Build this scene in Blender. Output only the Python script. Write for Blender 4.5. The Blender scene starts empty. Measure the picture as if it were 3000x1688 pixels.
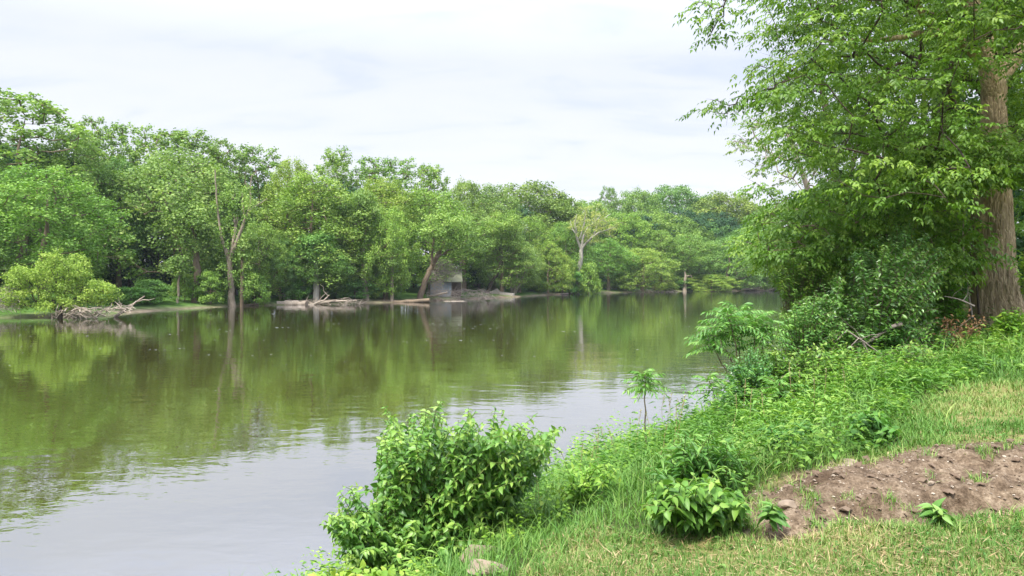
import bpy, math, random
import numpy as np
from mathutils import Vector
SC = bpy.context.scene
COL = SC.collection
R = np.random.default_rng(7)
random.seed(7)
# ------------------------------------------------------------------ camera, world, sun, exposure
CAMZ, F, HOR, K = 3.5, 690.0, 278.0, 1024 / 2575.0
cam = bpy.data.cameras.new('camera'); camo = bpy.data.objects.new('camera', cam); COL.objects.link(camo)
camo.location = (0, 0, CAMZ); camo.rotation_euler = (math.radians(90), 0, 0)
cam.sensor_width = 36; cam.lens = 36 * F / 1024; cam.shift_y = -(288 - HOR) / 1024
cam.clip_start = 0.1; cam.clip_end = 3000
SC.camera = camo
SUN_EL, SUN_AZ = math.radians(56), math.radians(215)      # azimuth clockwise from +Y: behind the camera, to the left
sdir = Vector((math.sin(SUN_AZ) * math.cos(SUN_EL), math.cos(SUN_AZ) * math.cos(SUN_EL), math.sin(SUN_EL)))
sl = bpy.data.lights.new('sun', 'SUN'); slo = bpy.data.objects.new('sun', sl); COL.objects.link(slo)
sl.energy = 3.4; sl.angle = math.radians(14); sl.color = (1, .96, .88)
slo.rotation_euler = sdir.to_track_quat('Z', 'Y').to_euler(); slo.location = (0, 0, 60)
w = bpy.data.worlds.new('World'); SC.world = w; w.use_nodes = True
def world_nodes():
    nt = w.node_tree; N = nt.nodes; L = nt.links; N.clear()
    def math_(op, a, b=None, c=None, clamp=False):
        n = N.new('ShaderNodeMath'); n.operation = op; n.use_clamp = clamp
        for i, v in enumerate((a, b, c)):
            if v is None: continue
            if isinstance(v, (int, float)): n.inputs[i].default_value = v
            else: L.new(v, n.inputs[i])
        return n.outputs[0]
    out = N.new('ShaderNodeOutputWorld'); bg = N.new('ShaderNodeBackground'); bg.inputs[1].default_value = .1
    L.new(bg.outputs[0], out.inputs[0])
    sky = N.new('ShaderNodeTexSky'); sky.sky_type = 'NISHITA'; sky.sun_disc = False
    sky.sun_elevation = SUN_EL; sky.sun_rotation = SUN_AZ
    tc = N.new('ShaderNodeTexCoord'); sp = N.new('ShaderNodeSeparateXYZ'); L.new(tc.outputs['Generated'], sp.inputs[0])
    z = math_('MAXIMUM', sp.outputs[2], 0.0)
    den = math_('ADD', z, .22)
    cb = N.new('ShaderNodeCombineXYZ')
    L.new(math_('DIVIDE', sp.outputs[0], den), cb.inputs[0]); L.new(math_('DIVIDE', sp.outputs[1], den), cb.inputs[1])
    mp = N.new('ShaderNodeMapping'); mp.inputs['Rotation'].default_value = (0, 0, .5); mp.inputs['Scale'].default_value = (.75, 1.9, 1)
    L.new(cb.outputs[0], mp.inputs[0])
    nz = N.new('ShaderNodeTexNoise'); nz.inputs['Scale'].default_value = 2.8; nz.inputs['Detail'].default_value = 7; nz.inputs['Roughness'].default_value = .55
    nz.inputs['Distortion'].default_value = .6
    L.new(mp.outputs[0], nz.inputs['Vector'])
    ramp = N.new('ShaderNodeValToRGB'); L.new(nz.outputs[0], ramp.inputs[0])
    e = ramp.color_ramp.elements
    e[0].position = .28; e[0].color = (.79, .84, .95, 1); e[1].position = .60; e[1].color = (.94, .95, .985, 1)
    m = e.new(.46); m.color = (.91, .93, .985, 1)
    # a cloud layer is brighter overhead than near the horizon
    up = math_('MULTIPLY_ADD', math_('MULTIPLY', math_('SUBTRACT', z, .30), 1.0, clamp=True), 3.5, 1.0)
    vs = N.new('ShaderNodeVectorMath'); vs.operation = 'SCALE'; L.new(ramp.outputs[0], vs.inputs[0])
    L.new(math_('MULTIPLY', up, 5.1), vs.inputs['Scale'])
    mx = N.new('ShaderNodeMix'); mx.data_type = 'RGBA'; mx.inputs[0].default_value = .93
    tb = N.new('ShaderNodeMix'); tb.data_type = 'RGBA'; tb.inputs[6].default_value = (1, 1, 1, 1); tb.inputs[7].default_value = (.87, .91, 1.06, 1); L.new(math_('MULTIPLY', math_('SUBTRACT', z, .12), 3.2, clamp=True), tb.inputs[0])
    tm = N.new('ShaderNodeVectorMath'); tm.operation = 'MULTIPLY'; L.new(vs.outputs[0], tm.inputs[0]); L.new(tb.outputs[2], tm.inputs[1])
    L.new(sky.outputs[0], mx.inputs[6]); L.new(tm.outputs[0], mx.inputs[7]); L.new(mx.outputs[2], bg.inputs[0])
world_nodes()
SC.view_settings.view_transform = 'Standard'; SC.view_settings.look = 'None'
SC.view_settings.exposure = 1.08; SC.view_settings.gamma = 1
SC.render.engine = 'CYCLES'
SC.cycles.max_bounces = 6; SC.cycles.diffuse_bounces = 3; SC.cycles.glossy_bounces = 2; SC.cycles.transmission_bounces = 3
SC.cycles.transparent_max_bounces = 4; SC.cycles.caustics_reflective = False; SC.cycles.caustics_refractive = False
# ------------------------------------------------------------------ helpers
def A(*v): return np.array(v, dtype=float)
def unit(v): return v / np.maximum(np.linalg.norm(v, axis=-1, keepdims=True), 1e-9)
def P(dx, dy, Y): return A((dx * K - 512) / F * Y, Y, CAMZ - (dy * K - HOR) / F * Y)
def seg_dist(pts, poly):
    d = np.full(len(pts), 1e9)
    for (a, b) in zip(poly[:-1], poly[1:]):
        a = np.array(a, float); b = np.array(b, float); ab = b - a
        t = np.clip(((pts - a) @ ab) / (ab @ ab), 0, 1)
        d = np.minimum(d, np.linalg.norm(pts - (a + t[:, None] * ab), axis=1))
    return d
def inside(pts, poly):
    x, y = pts[:, 0], pts[:, 1]; r = np.zeros(len(pts), bool); n = len(poly)
    for i in range(n):
        x1, y1 = poly[i]; x2, y2 = poly[(i + 1) % n]
        if y1 == y2: continue
        c = ((y1 > y) != (y2 > y)) & (x < (x2 - x1) * (y - y1) / (y2 - y1) + x1); r ^= c
    return r
LAT = np.random.default_rng(3).random((256, 256))
def vnoise(x, y):
    xi = np.floor(x).astype(int); yi = np.floor(y).astype(int); fx = x - xi; fy = y - yi
    fx = fx * fx * (3 - 2 * fx); fy = fy * fy * (3 - 2 * fy)
    a = LAT[xi % 256, yi % 256]; b = LAT[(xi + 1) % 256, yi % 256]; c = LAT[xi % 256, (yi + 1) % 256]; d = LAT[(xi + 1) % 256, (yi + 1) % 256]
    return (a * (1 - fx) + b * fx) * (1 - fy) + (c * (1 - fx) + d * fx) * fy - .5
def fbm(x, y, o=4):
    s = 0; a = 1
    for i in range(o): s = s + a * vnoise(x * 2 ** i + 17.3 * i, y * 2 ** i + 5.1 * i); a *= .5
    return s
NEAR = [(-60, -60), (-12, -6), (-6, 2), (-2.6, 7.0), (.8, 12.0), (4.8, 15.8), (8.5, 23), (14, 34), (22, 50), (45, 90), (80, 140), (140, 172), (420, 210)]
FAR = [(-200, -60), (-150, 0), (-90, 42), (-60, 53), (-44.5, 60), (-36.5, 63), (-38.5, 70.6), (-34, 86), (-21, 94.5), (-11, 105), (3, 130), (14.6, 156), (45, 180), (82, 196), (140, 215), (420, 262)]
RIVER = NEAR + FAR[::-1]
def height(x, y):
    x = np.atleast_1d(np.asarray(x, float)); y = np.atleast_1d(np.asarray(y, float))
    pts = np.stack([x, y], 1); dn = seg_dist(pts, NEAR); df = seg_dist(pts, FAR); ins = inside(pts, RIVER)
    wob = fbm(x * .5, y * .5, 3)
    dn2 = np.where(ins, -dn, dn + .5 * wob); df2 = np.where(ins, -df, df + 1.2 * fbm(x * .2, y * .2, 3))
    pl = 1.87 + .05 * np.clip(x, -3, 20) + .02 * np.clip(y - 14, 0, 60)
    hn = np.interp(dn2, [-6, 0, .6, 2, 3.6, 5.2, 9], [-1.6, -.02, .38, .98, 1.55, 1.87, 1.87]) * pl / 1.87
    hn = hn + .05 * fbm(x * 1.3, y * 1.3, 3) * np.clip(dn2, 0, 1)
    hf = np.interp(df2, [-6, 0, 1, 4, 9, 14, 40, 200], [-1.6, -.02, .22, .55, 1.1, 1.5, 2.2, 5]) + .2 * fbm(x * .3, y * .3, 3) * np.clip(df2 * .3, 0, 1)
    hf = hf + 17 * np.exp(-((x - 62) / 48) ** 2 - ((y - 285) / 42) ** 2) * np.clip((df2 - 12) / 40, 0, 1) + 6 * np.exp(-((x - 5) / 30) ** 2 - ((y - 205) / 30) ** 2) * np.clip((df2 - 8) / 30, 0, 1)
    h = np.where(ins, np.maximum(hn, hf) * 0 + np.interp(np.minimum(dn, df), [0, 6], [-.02, -1.6]), np.where(dn < df, hn, hf))
    return h
def h1(x, y): return float(height(x, y)[0])
def ground_at(dx, dy):
    ys = np.linspace(2, 60, 1160); xs = (dx * K - 512) / F * ys; zs = CAMZ - (dy * K - HOR) / F * ys
    g = height(xs, ys); i = np.argmax(zs <= g)
    return (xs[i], ys[i])
DIRT = [ground_at(*p) for p in ((1868, 1335), (1880, 1235), (1960, 1200), (2100, 1172), (2300, 1132), (2500, 1118), (2640, 1115), (2660, 1262), (2500, 1262), (2350, 1285), (2200, 1312), (2050, 1335), (1950, 1345))]
DIRT[6] = (DIRT[6][0] + 1.2, DIRT[6][1]); DIRT[7] = (DIRT[7][0] + 1.2, DIRT[7][1] - .1)
LAWN = [(-.35, 1.0)] + [ground_at(*p) for p in ((1300, 1440), (1430, 1330), (1600, 1345), (1850, 1345), (1880, 1235), (2100, 1170), (2270, 1120), (2330, 1010), (2480, 955))] + [(9, 9.5), (30, 14), (30, -10), (-.35, -10)]
def poly_sd(x, y, poly):
    pts = np.stack([x, y], 1); d = seg_dist(pts, list(poly) + [poly[0]]); return np.where(inside(pts, poly), d, -d)
CAV = [(ground_at(*p), r, dd) for p, r, dd in (((2215, 1298), .17, .11), (2330, 1300) and ((2310, 1302), .12, .09), ((2420, 1268), .2, .07), ((2520, 1262), .2, .06), ((1985, 1342), .15, .05), ((2105, 1300), .1, .04))]
def near_h(x, y):
    h = height(x, y); x = np.asarray(x, float); y = np.asarray(y, float)
    m = (x > -4) & (x < 12) & (y > 0) & (y < 12)
    if m.any():
        xs, ys = x[m], y[m]; sd = poly_sd(xs, ys, DIRT) + .12 * fbm(xs * 4, ys * 4, 3)
        k = np.clip(sd / .25, 0, 1)
        dh = k * (-.01 + .05 * np.clip(sd / .5, 0, 1) + .12 * fbm(xs * 2.4, ys * 2.4, 4) + .07 * np.abs(fbm(xs * 9, ys * 9, 3)))
        for (c, r, dd) in CAV:
            rr = ((xs - c[0]) / (r * 1.6)) ** 2 + ((ys - c[1]) / r) ** 2
            dh = dh - 2.6 * dd * np.exp(-rr ** 2)
        dh = dh + .02 * fbm(xs * 5, ys * 5, 3)
        h[m] += dh
    return h
# ---- mesh buffer
class Buf:
    def __init__(s): s.V = []; s.T = []; s.Q = []; s.a = []; s.n = 0; s.mT = []; s.mQ = []
    def add(s, V, Fc, rnd=.5, mat=0):
        V = np.asarray(V, float).reshape(-1, 3); Fc = np.asarray(Fc, int)
        if len(V) == 0: return
        s.V.append(V); s.a.append(np.broadcast_to(np.asarray(rnd, float), (len(V),)))
        (s.T if Fc.shape[1] == 3 else s.Q).append(Fc + s.n); (s.mT if Fc.shape[1] == 3 else s.mQ).append(np.full(len(Fc), mat))
        s.n += len(V)
    def arrays(s):
        return np.concatenate(s.V), np.concatenate(s.a)
    def build(s, name, mats, parent=None, smooth=True, loc=None):
        V, a = s.arrays()
        T = np.concatenate(s.T) if s.T else np.zeros((0, 3), int); Q = np.concatenate(s.Q) if s.Q else np.zeros((0, 4), int)
        me = bpy.data.meshes.new(name); me.vertices.add(len(V)); me.vertices.foreach_set('co', V.astype(np.float32).ravel())
        me.loops.add(len(T) * 3 + len(Q) * 4); me.loops.foreach_set('vertex_index', np.concatenate([T.ravel(), Q.ravel()]).astype(np.int32))
        me.polygons.add(len(T) + len(Q))
        st = np.concatenate([np.arange(len(T)) * 3, len(T) * 3 + np.arange(len(Q)) * 4]).astype(np.int32)
        me.polygons.foreach_set('loop_start', st)
        mi = np.concatenate([np.zeros(0)] + s.mT + s.mQ).astype(np.int32)
        me.polygons.foreach_set('material_index', mi)
        me.polygons.foreach_set('use_smooth', np.full(len(mi), smooth))
        me.update(calc_edges=True)
        at = me.attributes.new('rnd', 'FLOAT', 'POINT'); at.data.foreach_set('value', a.astype(np.float32))
        for m in (mats if isinstance(mats, (list, tuple)) else [mats]): me.materials.append(m)
        o = bpy.data.objects.new(name, me); COL.objects.link(o)
        if parent: o.parent = parent
        return o
def tag(o, label=None, cat=None, group=None, kind=None):
    if label: o['label'] = label
    if cat: o['category'] = cat
    if group: o['group'] = group
    if kind: o['kind'] = kind
    return o
def empty(name, loc=(0, 0, 0), rz=0):
    o = bpy.data.objects.new(name, None); COL.objects.link(o); o.location = loc; o.rotation_euler = (0, 0, rz); o.empty_display_size = .3
    return o
def copy_thing(root):
    r = root.copy(); COL.objects.link(r)
    for ch in root.children:
        c = ch.copy(); COL.objects.link(c); c.parent = r
    return r
# ---- leaves
TM = {
 'card': (A(0, 0, 0, .5, .5, 0, 1, 0, 0, .5, -.5, 0).reshape(-1, 3), np.array([[0, 1, 2, 3]])),
 'fold': (A(0, 0, 0, .42, .5, .1, 1, 0, -.12, .42, -.5, .1, .42, 0, -.02).reshape(-1, 3), np.array([[0, 1, 4], [1, 2, 4], [0, 4, 3], [4, 2, 3]])),
 'lance': (A(0, 0, 0, .35, .5, .05, 1, 0, -.28, .35, -.5, .05).reshape(-1, 3), np.array([[0, 1, 2], [0, 2, 3]])),
}
def _ovate():
    u = [0, .12, .3, .55, .8, 1]; wd = [0, .33, .5, .42, .2, 0]; V = []; Fc = []
    for ui, wi in zip(u, wd):
        z = -.28 * ui * ui
        V += [(ui, -wi, z + .22 * wi), (ui, 0, z), (ui, wi, z + .22 * wi)]
    for i in range(5):
        a = 3 * i
        Fc += [(a, a + 1, a + 4, a + 3), (a + 1, a + 2, a + 5, a + 4)]
    return np.array(V, float), np.array(Fc)
TM['ovate'] = _ovate()
def leaves(buf, pos, along, nrm, L, W, t='card', rnd=None, mat=0):
    V, Fc = TM[t]; n = len(pos)
    if n == 0: return
    along = unit(along); side = unit(np.cross(nrm, along)); nr = np.cross(along, side)
    L = np.broadcast_to(L, (n,))[:, None, None]; W = np.broadcast_to(W, (n,))[:, None, None]
    O = pos[:, None, :] + V[None, :, 0:1] * L * along[:, None, :] + V[None, :, 1:2] * W * side[:, None, :] + V[None, :, 2:3] * L * nr[:, None, :]
    k = len(V); FF = (Fc[None] + (np.arange(n) * k)[:, None, None]).reshape(-1, Fc.shape[1])
    if rnd is None: rnd = R.random(n)
    buf.add(O.reshape(-1, 3), FF, np.repeat(np.broadcast_to(rnd, (n,)), k), mat)
def rdir(n): return unit(R.normal(size=(n, 3)))
def sweep(buf, pts, rad, sides=6, rnd=.5, mat=0, cap=True):
    pts = np.asarray(pts, float); rad = np.broadcast_to(rad, (len(pts),)); n = len(pts)
    tg = unit(np.gradient(pts, axis=0)); ref = A(.31, .17, .93); 
    if abs(tg[0] @ ref) > .9: ref = A(1, .1, .05)
    s = unit(np.cross(tg, ref)); u = np.cross(s, tg); a = np.linspace(0, 2 * np.pi, sides, endpoint=False)
    V = pts[:, None] + rad[:, None, None] * (np.cos(a)[None, :, None] * s[:, None] + np.sin(a)[None, :, None] * u[:, None])
    V = V.reshape(-1, 3); i = np.arange(n - 1)[:, None] * sides; j = np.arange(sides)[None]; j2 = (j + 1) % sides
    Q = np.stack([i + j, i + j2, i + sides + j2, i + sides + j], -1).reshape(-1, 4)
    buf.add(V, Q, rnd, mat)
    if cap and sides <= 12:
        for b, c in ((0, pts[0]), ((n - 1) * sides, pts[-1])):
            buf.add(np.vstack([V[b:b + sides], c]), [[q, (q + 1) % sides, sides] for q in range(sides)], rnd, mat)
def curve(a, b, n=6, sag=0., jit=.04):
    a = np.asarray(a, float); b = np.asarray(b, float); t = np.linspace(0, 1, n)[:, None]; L = np.linalg.norm(b - a)
    p = a + (b - a) * t + A(0, 0, 1) * sag * L * 4 * t * (1 - t)
    j = R.normal(size=(n, 3)) * jit * L; j[0] = 0; j[-1] = 0
    return p + j
class Skel:
    """branches grown from a trunk to target points, each joined to the nearest older branch"""
    def __init__(s, trunk, trad, start=.3):
        trunk = np.asarray(trunk, float); d = np.r_[0, np.cumsum(np.linalg.norm(np.diff(trunk, axis=0), axis=1))]
        n = max(4, int(d[-1] / .5)); t = np.linspace(0, d[-1], n)
        s.tp = np.stack([np.interp(t, d, trunk[:, k]) for k in range(3)], 1); s.tr = np.interp(t, d, trad)
        s.pos = list(s.tp); s.par = [max(0, i - 1) for i in range(n)]; s.ok = [i >= start * n for i in range(n)]; s.ch = []
        s.root = s.tp[0]; s.nt = n
    def grow(s, targets, step=.5, jit=.05, lift=.35):
        d = np.linalg.norm((targets - s.tp[np.argmin(np.linalg.norm(s.tp[None] - targets[:, None], axis=2), axis=1)]), axis=1)
        for ti in np.argsort(d):
            t = targets[ti]; pos = np.array(s.pos); ok = np.array(s.ok)
            dv = t - pos; dist = np.linalg.norm(dv, axis=1) + np.maximum(0, -dv[:, 2]) * .6; dist[~ok] = 1e9
            i = int(np.argmin(dist)); a = pos[i]; L = np.linalg.norm(t - a); n = max(2, int(L / step) + 1)
            c = curve(a, t, n + 1, 0, jit); tt = np.linspace(0, 1, n + 1)
            out = t - s.root; c[:, 2] += -lift * .35 * L * 4 * tt * (1 - tt) * (1 if t[2] > a[2] else -.6)
            prev = i; idx = [i]
            for q in c[1:]:
                s.pos.append(q); s.par.append(prev); s.ok.append(True); prev = len(s.pos) - 1; idx.append(prev)
            s.ch.append(idx)
    def mesh(s, buf, tip=.012, sides=5, trunk_sides=10, expo=.5, mat=0, do_trunk=True, rmax=1e9):
        cnt = np.zeros(len(s.pos))
        for idx in s.ch: cnt[idx[-1]] += 1
        for i in range(len(s.pos) - 1, 0, -1):
            if s.par[i] != i: cnt[s.par[i]] += cnt[i]
        r = tip * np.maximum(cnt, 1) ** expo; P_ = np.array(s.pos)
        if do_trunk: sweep(buf, s.tp, s.tr, trunk_sides, mat=mat)
        for idx in s.ch:
            rr = r[idx].copy(); rr[0] = rr[1] * 1.1
            if idx[0] < s.nt: rr = np.minimum(rr, s.tr[idx[0]] * .75)
            sweep(buf, P_[idx], np.minimum(rr, rmax), sides, mat=mat, cap=False)
# ------------------------------------------------------------------ materials
def newmat(name):
    m = bpy.data.materials.new(name); m.use_nodes = True; nt = m.node_tree; nt.nodes.clear()
    o = nt.nodes.new('ShaderNodeOutputMaterial'); return m, nt, nt.nodes, nt.links, o
def mramp(N, stops):
    r = N.new('ShaderNodeValToRGB'); e = r.color_ramp.elements
    e[0].position, e[0].color = stops[0][0], (*stops[0][1], 1); e[1].position, e[1].color = stops[-1][0], (*stops[-1][1], 1)
    for p, c in stops[1:-1]: q = e.new(p); q.color = (*c, 1)
    return r
def noise(N, L, scale, detail=4, vec=None, rough=.5, dist=0):
    n = N.new('ShaderNodeTexNoise'); n.inputs['Scale'].default_value = scale; n.inputs['Detail'].default_value = detail; n.inputs['Roughness'].default_value = rough; n.inputs['Distortion'].default_value = dist
    if vec is not None: L.new(vec, n.inputs['Vector'])
    return n
def mulc(N, L, a, b, f=1.0, mode='MULTIPLY'):
    m = N.new('ShaderNodeMix'); m.data_type = 'RGBA'; m.blend_type = mode; m.inputs[0].default_value = f
    for i, v in ((6, a), (7, b)):
        if isinstance(v, tuple): m.inputs[i].default_value = (*v, 1)
        else: L.new(v, m.inputs[i])
    return m.outputs[2]
def leafmat(name, c0, c1, c2, trans=.32, rough=.5, spec=.35, tmul=(1.15, 1.25, .55)):
    m, nt, N, L, o = newmat(name)
    at = N.new('ShaderNodeAttribute'); at.attribute_name = 'rnd'
    rp = mramp(N, [(.0, c0), (.5, c1), (1., c2)]); L.new(at.outputs['Fac'], rp.inputs[0])
    oi = N.new('ShaderNodeObjectInfo'); c = mulc(N, L, rp.outputs[0], oi.outputs['Color'])
    p = N.new('ShaderNodeBsdfPrincipled'); p.inputs['Roughness'].default_value = rough; p.inputs['Specular IOR Level'].default_value = spec
    L.new(c, p.inputs['Base Color']); t = N.new('ShaderNodeBsdfTranslucent'); L.new(mulc(N, L, c, tmul), t.inputs[0])
    mx = N.new('ShaderNodeMixShader'); mx.inputs[0].default_value = trans; L.new(p.outputs[0], mx.inputs[1]); L.new(t.outputs[0], mx.inputs[2]); L.new(mx.outputs[0], o.inputs[0])
    return m
def barkmat(name, c0, c1, scale=1., bump=.02, rough=.9):
    m, nt, N, L, o = newmat(name)
    tc = N.new('ShaderNodeTexCoord'); mp = N.new('ShaderNodeMapping'); mp.inputs['Scale'].default_value = (9 * scale, 9 * scale, 1.6 * scale); L.new(tc.outputs['Object'], mp.inputs[0])
    n1 = noise(N, L, 1.6, 6, mp.outputs[0], .65, .6)
    vo = N.new('ShaderNodeTexVoronoi'); vo.feature = 'DISTANCE_TO_EDGE'; vo.inputs['Scale'].default_value = 2.2; L.new(mp.outputs[0], vo.inputs['Vector'])
    n2 = noise(N, L, .6, 3, tc.outputs['Object'])
    rp = mramp(N, [(.3, c0), (.7, c1)]); L.new(n1.outputs[0], rp.inputs[0])
    r2 = mramp(N, [(.3, (.7, .7, .7)), (.7, (1.15, 1.1, 1.05))]); L.new(n2.outputs[0], r2.inputs[0])
    p = N.new('ShaderNodeBsdfPrincipled'); p.inputs['Roughness'].default_value = rough; p.inputs['Specular IOR Level'].default_value = .15
    L.new(mulc(N, L, rp.outputs[0], r2.outputs[0]), p.inputs['Base Color'])
    ad = N.new('ShaderNodeMath'); ad.operation = 'ADD'; mn = N.new('ShaderNodeMath'); mn.operation = 'MINIMUM'; mn.inputs[1].default_value = .25; L.new(vo.outputs['Distance'], mn.inputs[0])
    ml = N.new('ShaderNodeMath'); ml.operation = 'MULTIPLY'; ml.inputs[1].default_value = 3; L.new(mn.outputs[0], ml.inputs[0]); L.new(ml.outputs[0], ad.inputs[0]); L.new(n1.outputs[0], ad.inputs[1])
    b = N.new('ShaderNodeBump'); b.inputs['Strength'].default_value = .9; b.inputs['Distance'].default_value = bump; L.new(ad.outputs[0], b.inputs['Height']); L.new(b.outputs[0], p.inputs['Normal'])
    L.new(p.outputs[0], o.inputs[0]); return m
M = {}
M['far'] = leafmat('far_foliage', (.09, .165, .036), (.19, .31, .072), (.37, .48, .14), .3, .6, .25)
M['wood'] = leafmat('wood_foliage_shade_tone', (.028, .075, .034), (.05, .115, .048), (.075, .16, .06), .25, .7, .15)  # leaf colour darkened to paint in the shade of the wood's interior
M['willow'] = leafmat('willow_foliage', (.18, .29, .05), (.28, .41, .07), (.45, .55, .12), .3, .6, .2)
M['elder'] = leafmat('elder_foliage', (.055, .13, .014), (.13, .25, .03), (.30, .44, .07), .38, .45, .4)
M['privet'] = leafmat('privet_foliage', (.04, .12, .035), (.075, .19, .06), (.14, .27, .09), .22, .33, .6)
M['bush'] = leafmat('bush_foliage', (.06, .17, .035), (.135, .30, .06), (.33, .50, .11), .3, .42, .45)
M['sumac'] = leafmat('sumac_foliage', (.07, .19, .04), (.13, .29, .06), (.24, .42, .09), .32, .42, .4)
M['herb'] = leafmat('herb_foliage', (.05, .14, .028), (.115, .26, .05), (.27, .42, .10), .3, .45, .35)
M['vine'] = leafmat('vine_foliage', (.13, .27, .03), (.25, .40, .05), (.46, .55, .09), .3, .45, .3)
M['grass'] = leafmat('grass_blades', (.08, .19, .03), (.155, .30, .05), (.34, .42, .12), .25, .5, .3)
M['lawn'] = leafmat('lawn_blades', (.085, .19, .03), (.20, .29, .07), (.46, .35, .18), .2, .55, .25)
M['straw'] = leafmat('straw_blades', (.27, .19, .09), (.40, .30, .15), (.52, .42, .23), .15, .6, .2, (1, 1, 1))
M['dead'] = leafmat('dead_leaves', (.19, .105, .05), (.31, .18, .085), (.42, .27, .14), .2, .6, .2, (1, 1, 1))
M['flower'] = leafmat('pale_seed_heads', (.25, .28, .12), (.32, .34, .16), (.4, .4, .2), .2, .6, .2, (1, 1, 1))
M['bark'] = barkmat('grey_brown_bark', (.13, .10, .07), (.30, .24, .17))
M['barkbig'] = barkmat('furrowed_bark', (.27, .20, .12), (.70, .56, .37), 1.3, .035)
M['barkpale'] = barkmat('pale_bark', (.28, .27, .23), (.52, .50, .45), .4, .01)
M['barkdark'] = barkmat('dark_bark', (.05, .04, .032), (.13, .105, .08))
M['snag'] = barkmat('snag_bark', (.20, .165, .125), (.40, .345, .27), .6)
M['drift'] = barkmat('driftwood', (.27, .22, .17), (.52, .46, .38), 1, .01)
M['twig'] = barkmat('grey_twigs', (.24, .20, .17), (.42, .37, .33), 1, .005)
M['stem'] = leafmat('green_stems', (.12, .17, .05), (.16, .22, .06), (.22, .25, .08), .0, .6, .2)
def stonemat(name, c0, c1):
    m, nt, N, L, o = newmat(name); tc = N.new('ShaderNodeTexCoord')
    n = noise(N, L, 9, 8, tc.outputs['Object'], .6); rp = mramp(N, [(.3, c0), (.7, c1)]); L.new(n.outputs[0], rp.inputs[0])
    p = N.new('ShaderNodeBsdfPrincipled'); p.inputs['Roughness'].default_value = .9; L.new(rp.outputs[0], p.inputs['Base Color'])
    b = N.new('ShaderNodeBump'); b.inputs['Distance'].default_value = .01; L.new(n.outputs[0], b.inputs['Height']); L.new(b.outputs[0], p.inputs['Normal']); L.new(p.outputs[0], o.inputs[0]); return m
M['stone'] = stonemat('grey_stone', (.24, .22, .19), (.46, .43, .38)); M['tanstone'] = stonemat('tan_stone', (.17, .125, .085), (.32, .25, .18)); M['concrete'] = stonemat('old_concrete', (.28, .25, .2), (.42, .38, .32))
M['pebble'] = leafmat('pebbles', (.13, .09, .06), (.2, .15, .105), (.42, .36, .28), 0, .9, .2)
M['mossroof'] = stonemat('mossy_shingles', (.12, .135, .085), (.2, .2, .14)); M['bluewall'] = stonemat('blue_grey_siding', (.22, .27, .33), (.29, .34, .40)); M['darkwood'] = stonemat('dark_boards', (.08, .065, .05), (.15, .12, .09))
def groundmat():
    m, nt, N, L, o = newmat('bank_soil_and_turf'); tc = N.new('ShaderNodeNewGeometry'); pos = tc.outputs['Position']
    def att(n): a = N.new('ShaderNodeAttribute'); a.attribute_name = n; return a.outputs['Fac']
    n1 = noise(N, L, 1.3, 6, pos); n2 = noise(N, L, 14, 6, pos, .65); n3 = noise(N, L, 60, 4, pos, .7); n4 = noise(N, L, .18, 4, pos)
    turf = mramp(N, [(.3, (.09, .16, .03)), (.5, (.2, .2, .07)), (.7, (.30, .22, .11))]); L.new(n2.outputs[0], turf.inputs[0])
    dirt = mramp(N, [(.28, (.085, .060, .038)), (.5, (.185, .136, .090)), (.72, (.31, .245, .172))]); L.new(n2.outputs[0], dirt.inputs[0])
    speck = mramp(N, [(.35, (.6, .58, .56)), (.6, (1.1, 1.1, 1.1)), (.72, (1.5, 1.5, 1.5))]); L.new(n3.outputs[0], speck.inputs[0])
    dcol = mulc(N, L, dirt.outputs[0], speck.outputs[0])
    under = mramp(N, [(.35, (.03, .055, .014)), (.65, (.08, .10, .03))]); L.new(n2.outputs[0], under.inputs[0])
    farg = mramp(N, [(.3, (.045, .10, .02)), (.7, (.10, .19, .035))]); L.new(n1.outputs[0], farg.inputs[0])
    sand = mramp(N, [(.3, (.13, .10, .07)), (.7, (.26, .20, .145))]); L.new(n1.outputs[0], sand.inputs[0])
    def mix(f, a, b):
        x = N.new('ShaderNodeMix'); x.data_type = 'RGBA'; L.new(f, x.inputs[0]); L.new(a, x.inputs[6]); L.new(b, x.inputs[7]); return x.outputs[2]
    c = mix(att('turf'), under.outputs[0], turf.outputs[0]); nd = noise(N, L, 2.2, 5, pos, .6); rd = mramp(N, [(.36, (.5, .46, .43)), (.56, (1.05, 1.05, 1.05))]); L.new(nd.outputs[0], rd.inputs[0]); c = mix(att('dirt'), c, mulc(N, L, dcol, rd.outputs[0]))
    fg = mix(att('sand'), farg.outputs[0], sand.outputs[0]); c = mix(att('farside'), c, fg)
    p = N.new('ShaderNodeBsdfPrincipled'); p.inputs['Roughness'].default_value = .95; p.inputs['Specular IOR Level'].default_value = .1; L.new(c, p.inputs['Base Color'])
    b = N.new('ShaderNodeBump'); b.inputs['Distance'].default_value = .03; b.inputs['Strength'].default_value = .9; ad = N.new('ShaderNodeMath'); ad.operation = 'MULTIPLY_ADD'; ad.inputs[1].default_value = .35
    L.new(n3.outputs[0], ad.inputs[0]); L.new(n2.outputs[0], ad.inputs[2]); L.new(ad.outputs[0], b.inputs['Height']); L.new(b.outputs[0], p.inputs['Normal'])
    L.new(p.outputs[0], o.inputs[0]); return m
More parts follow.
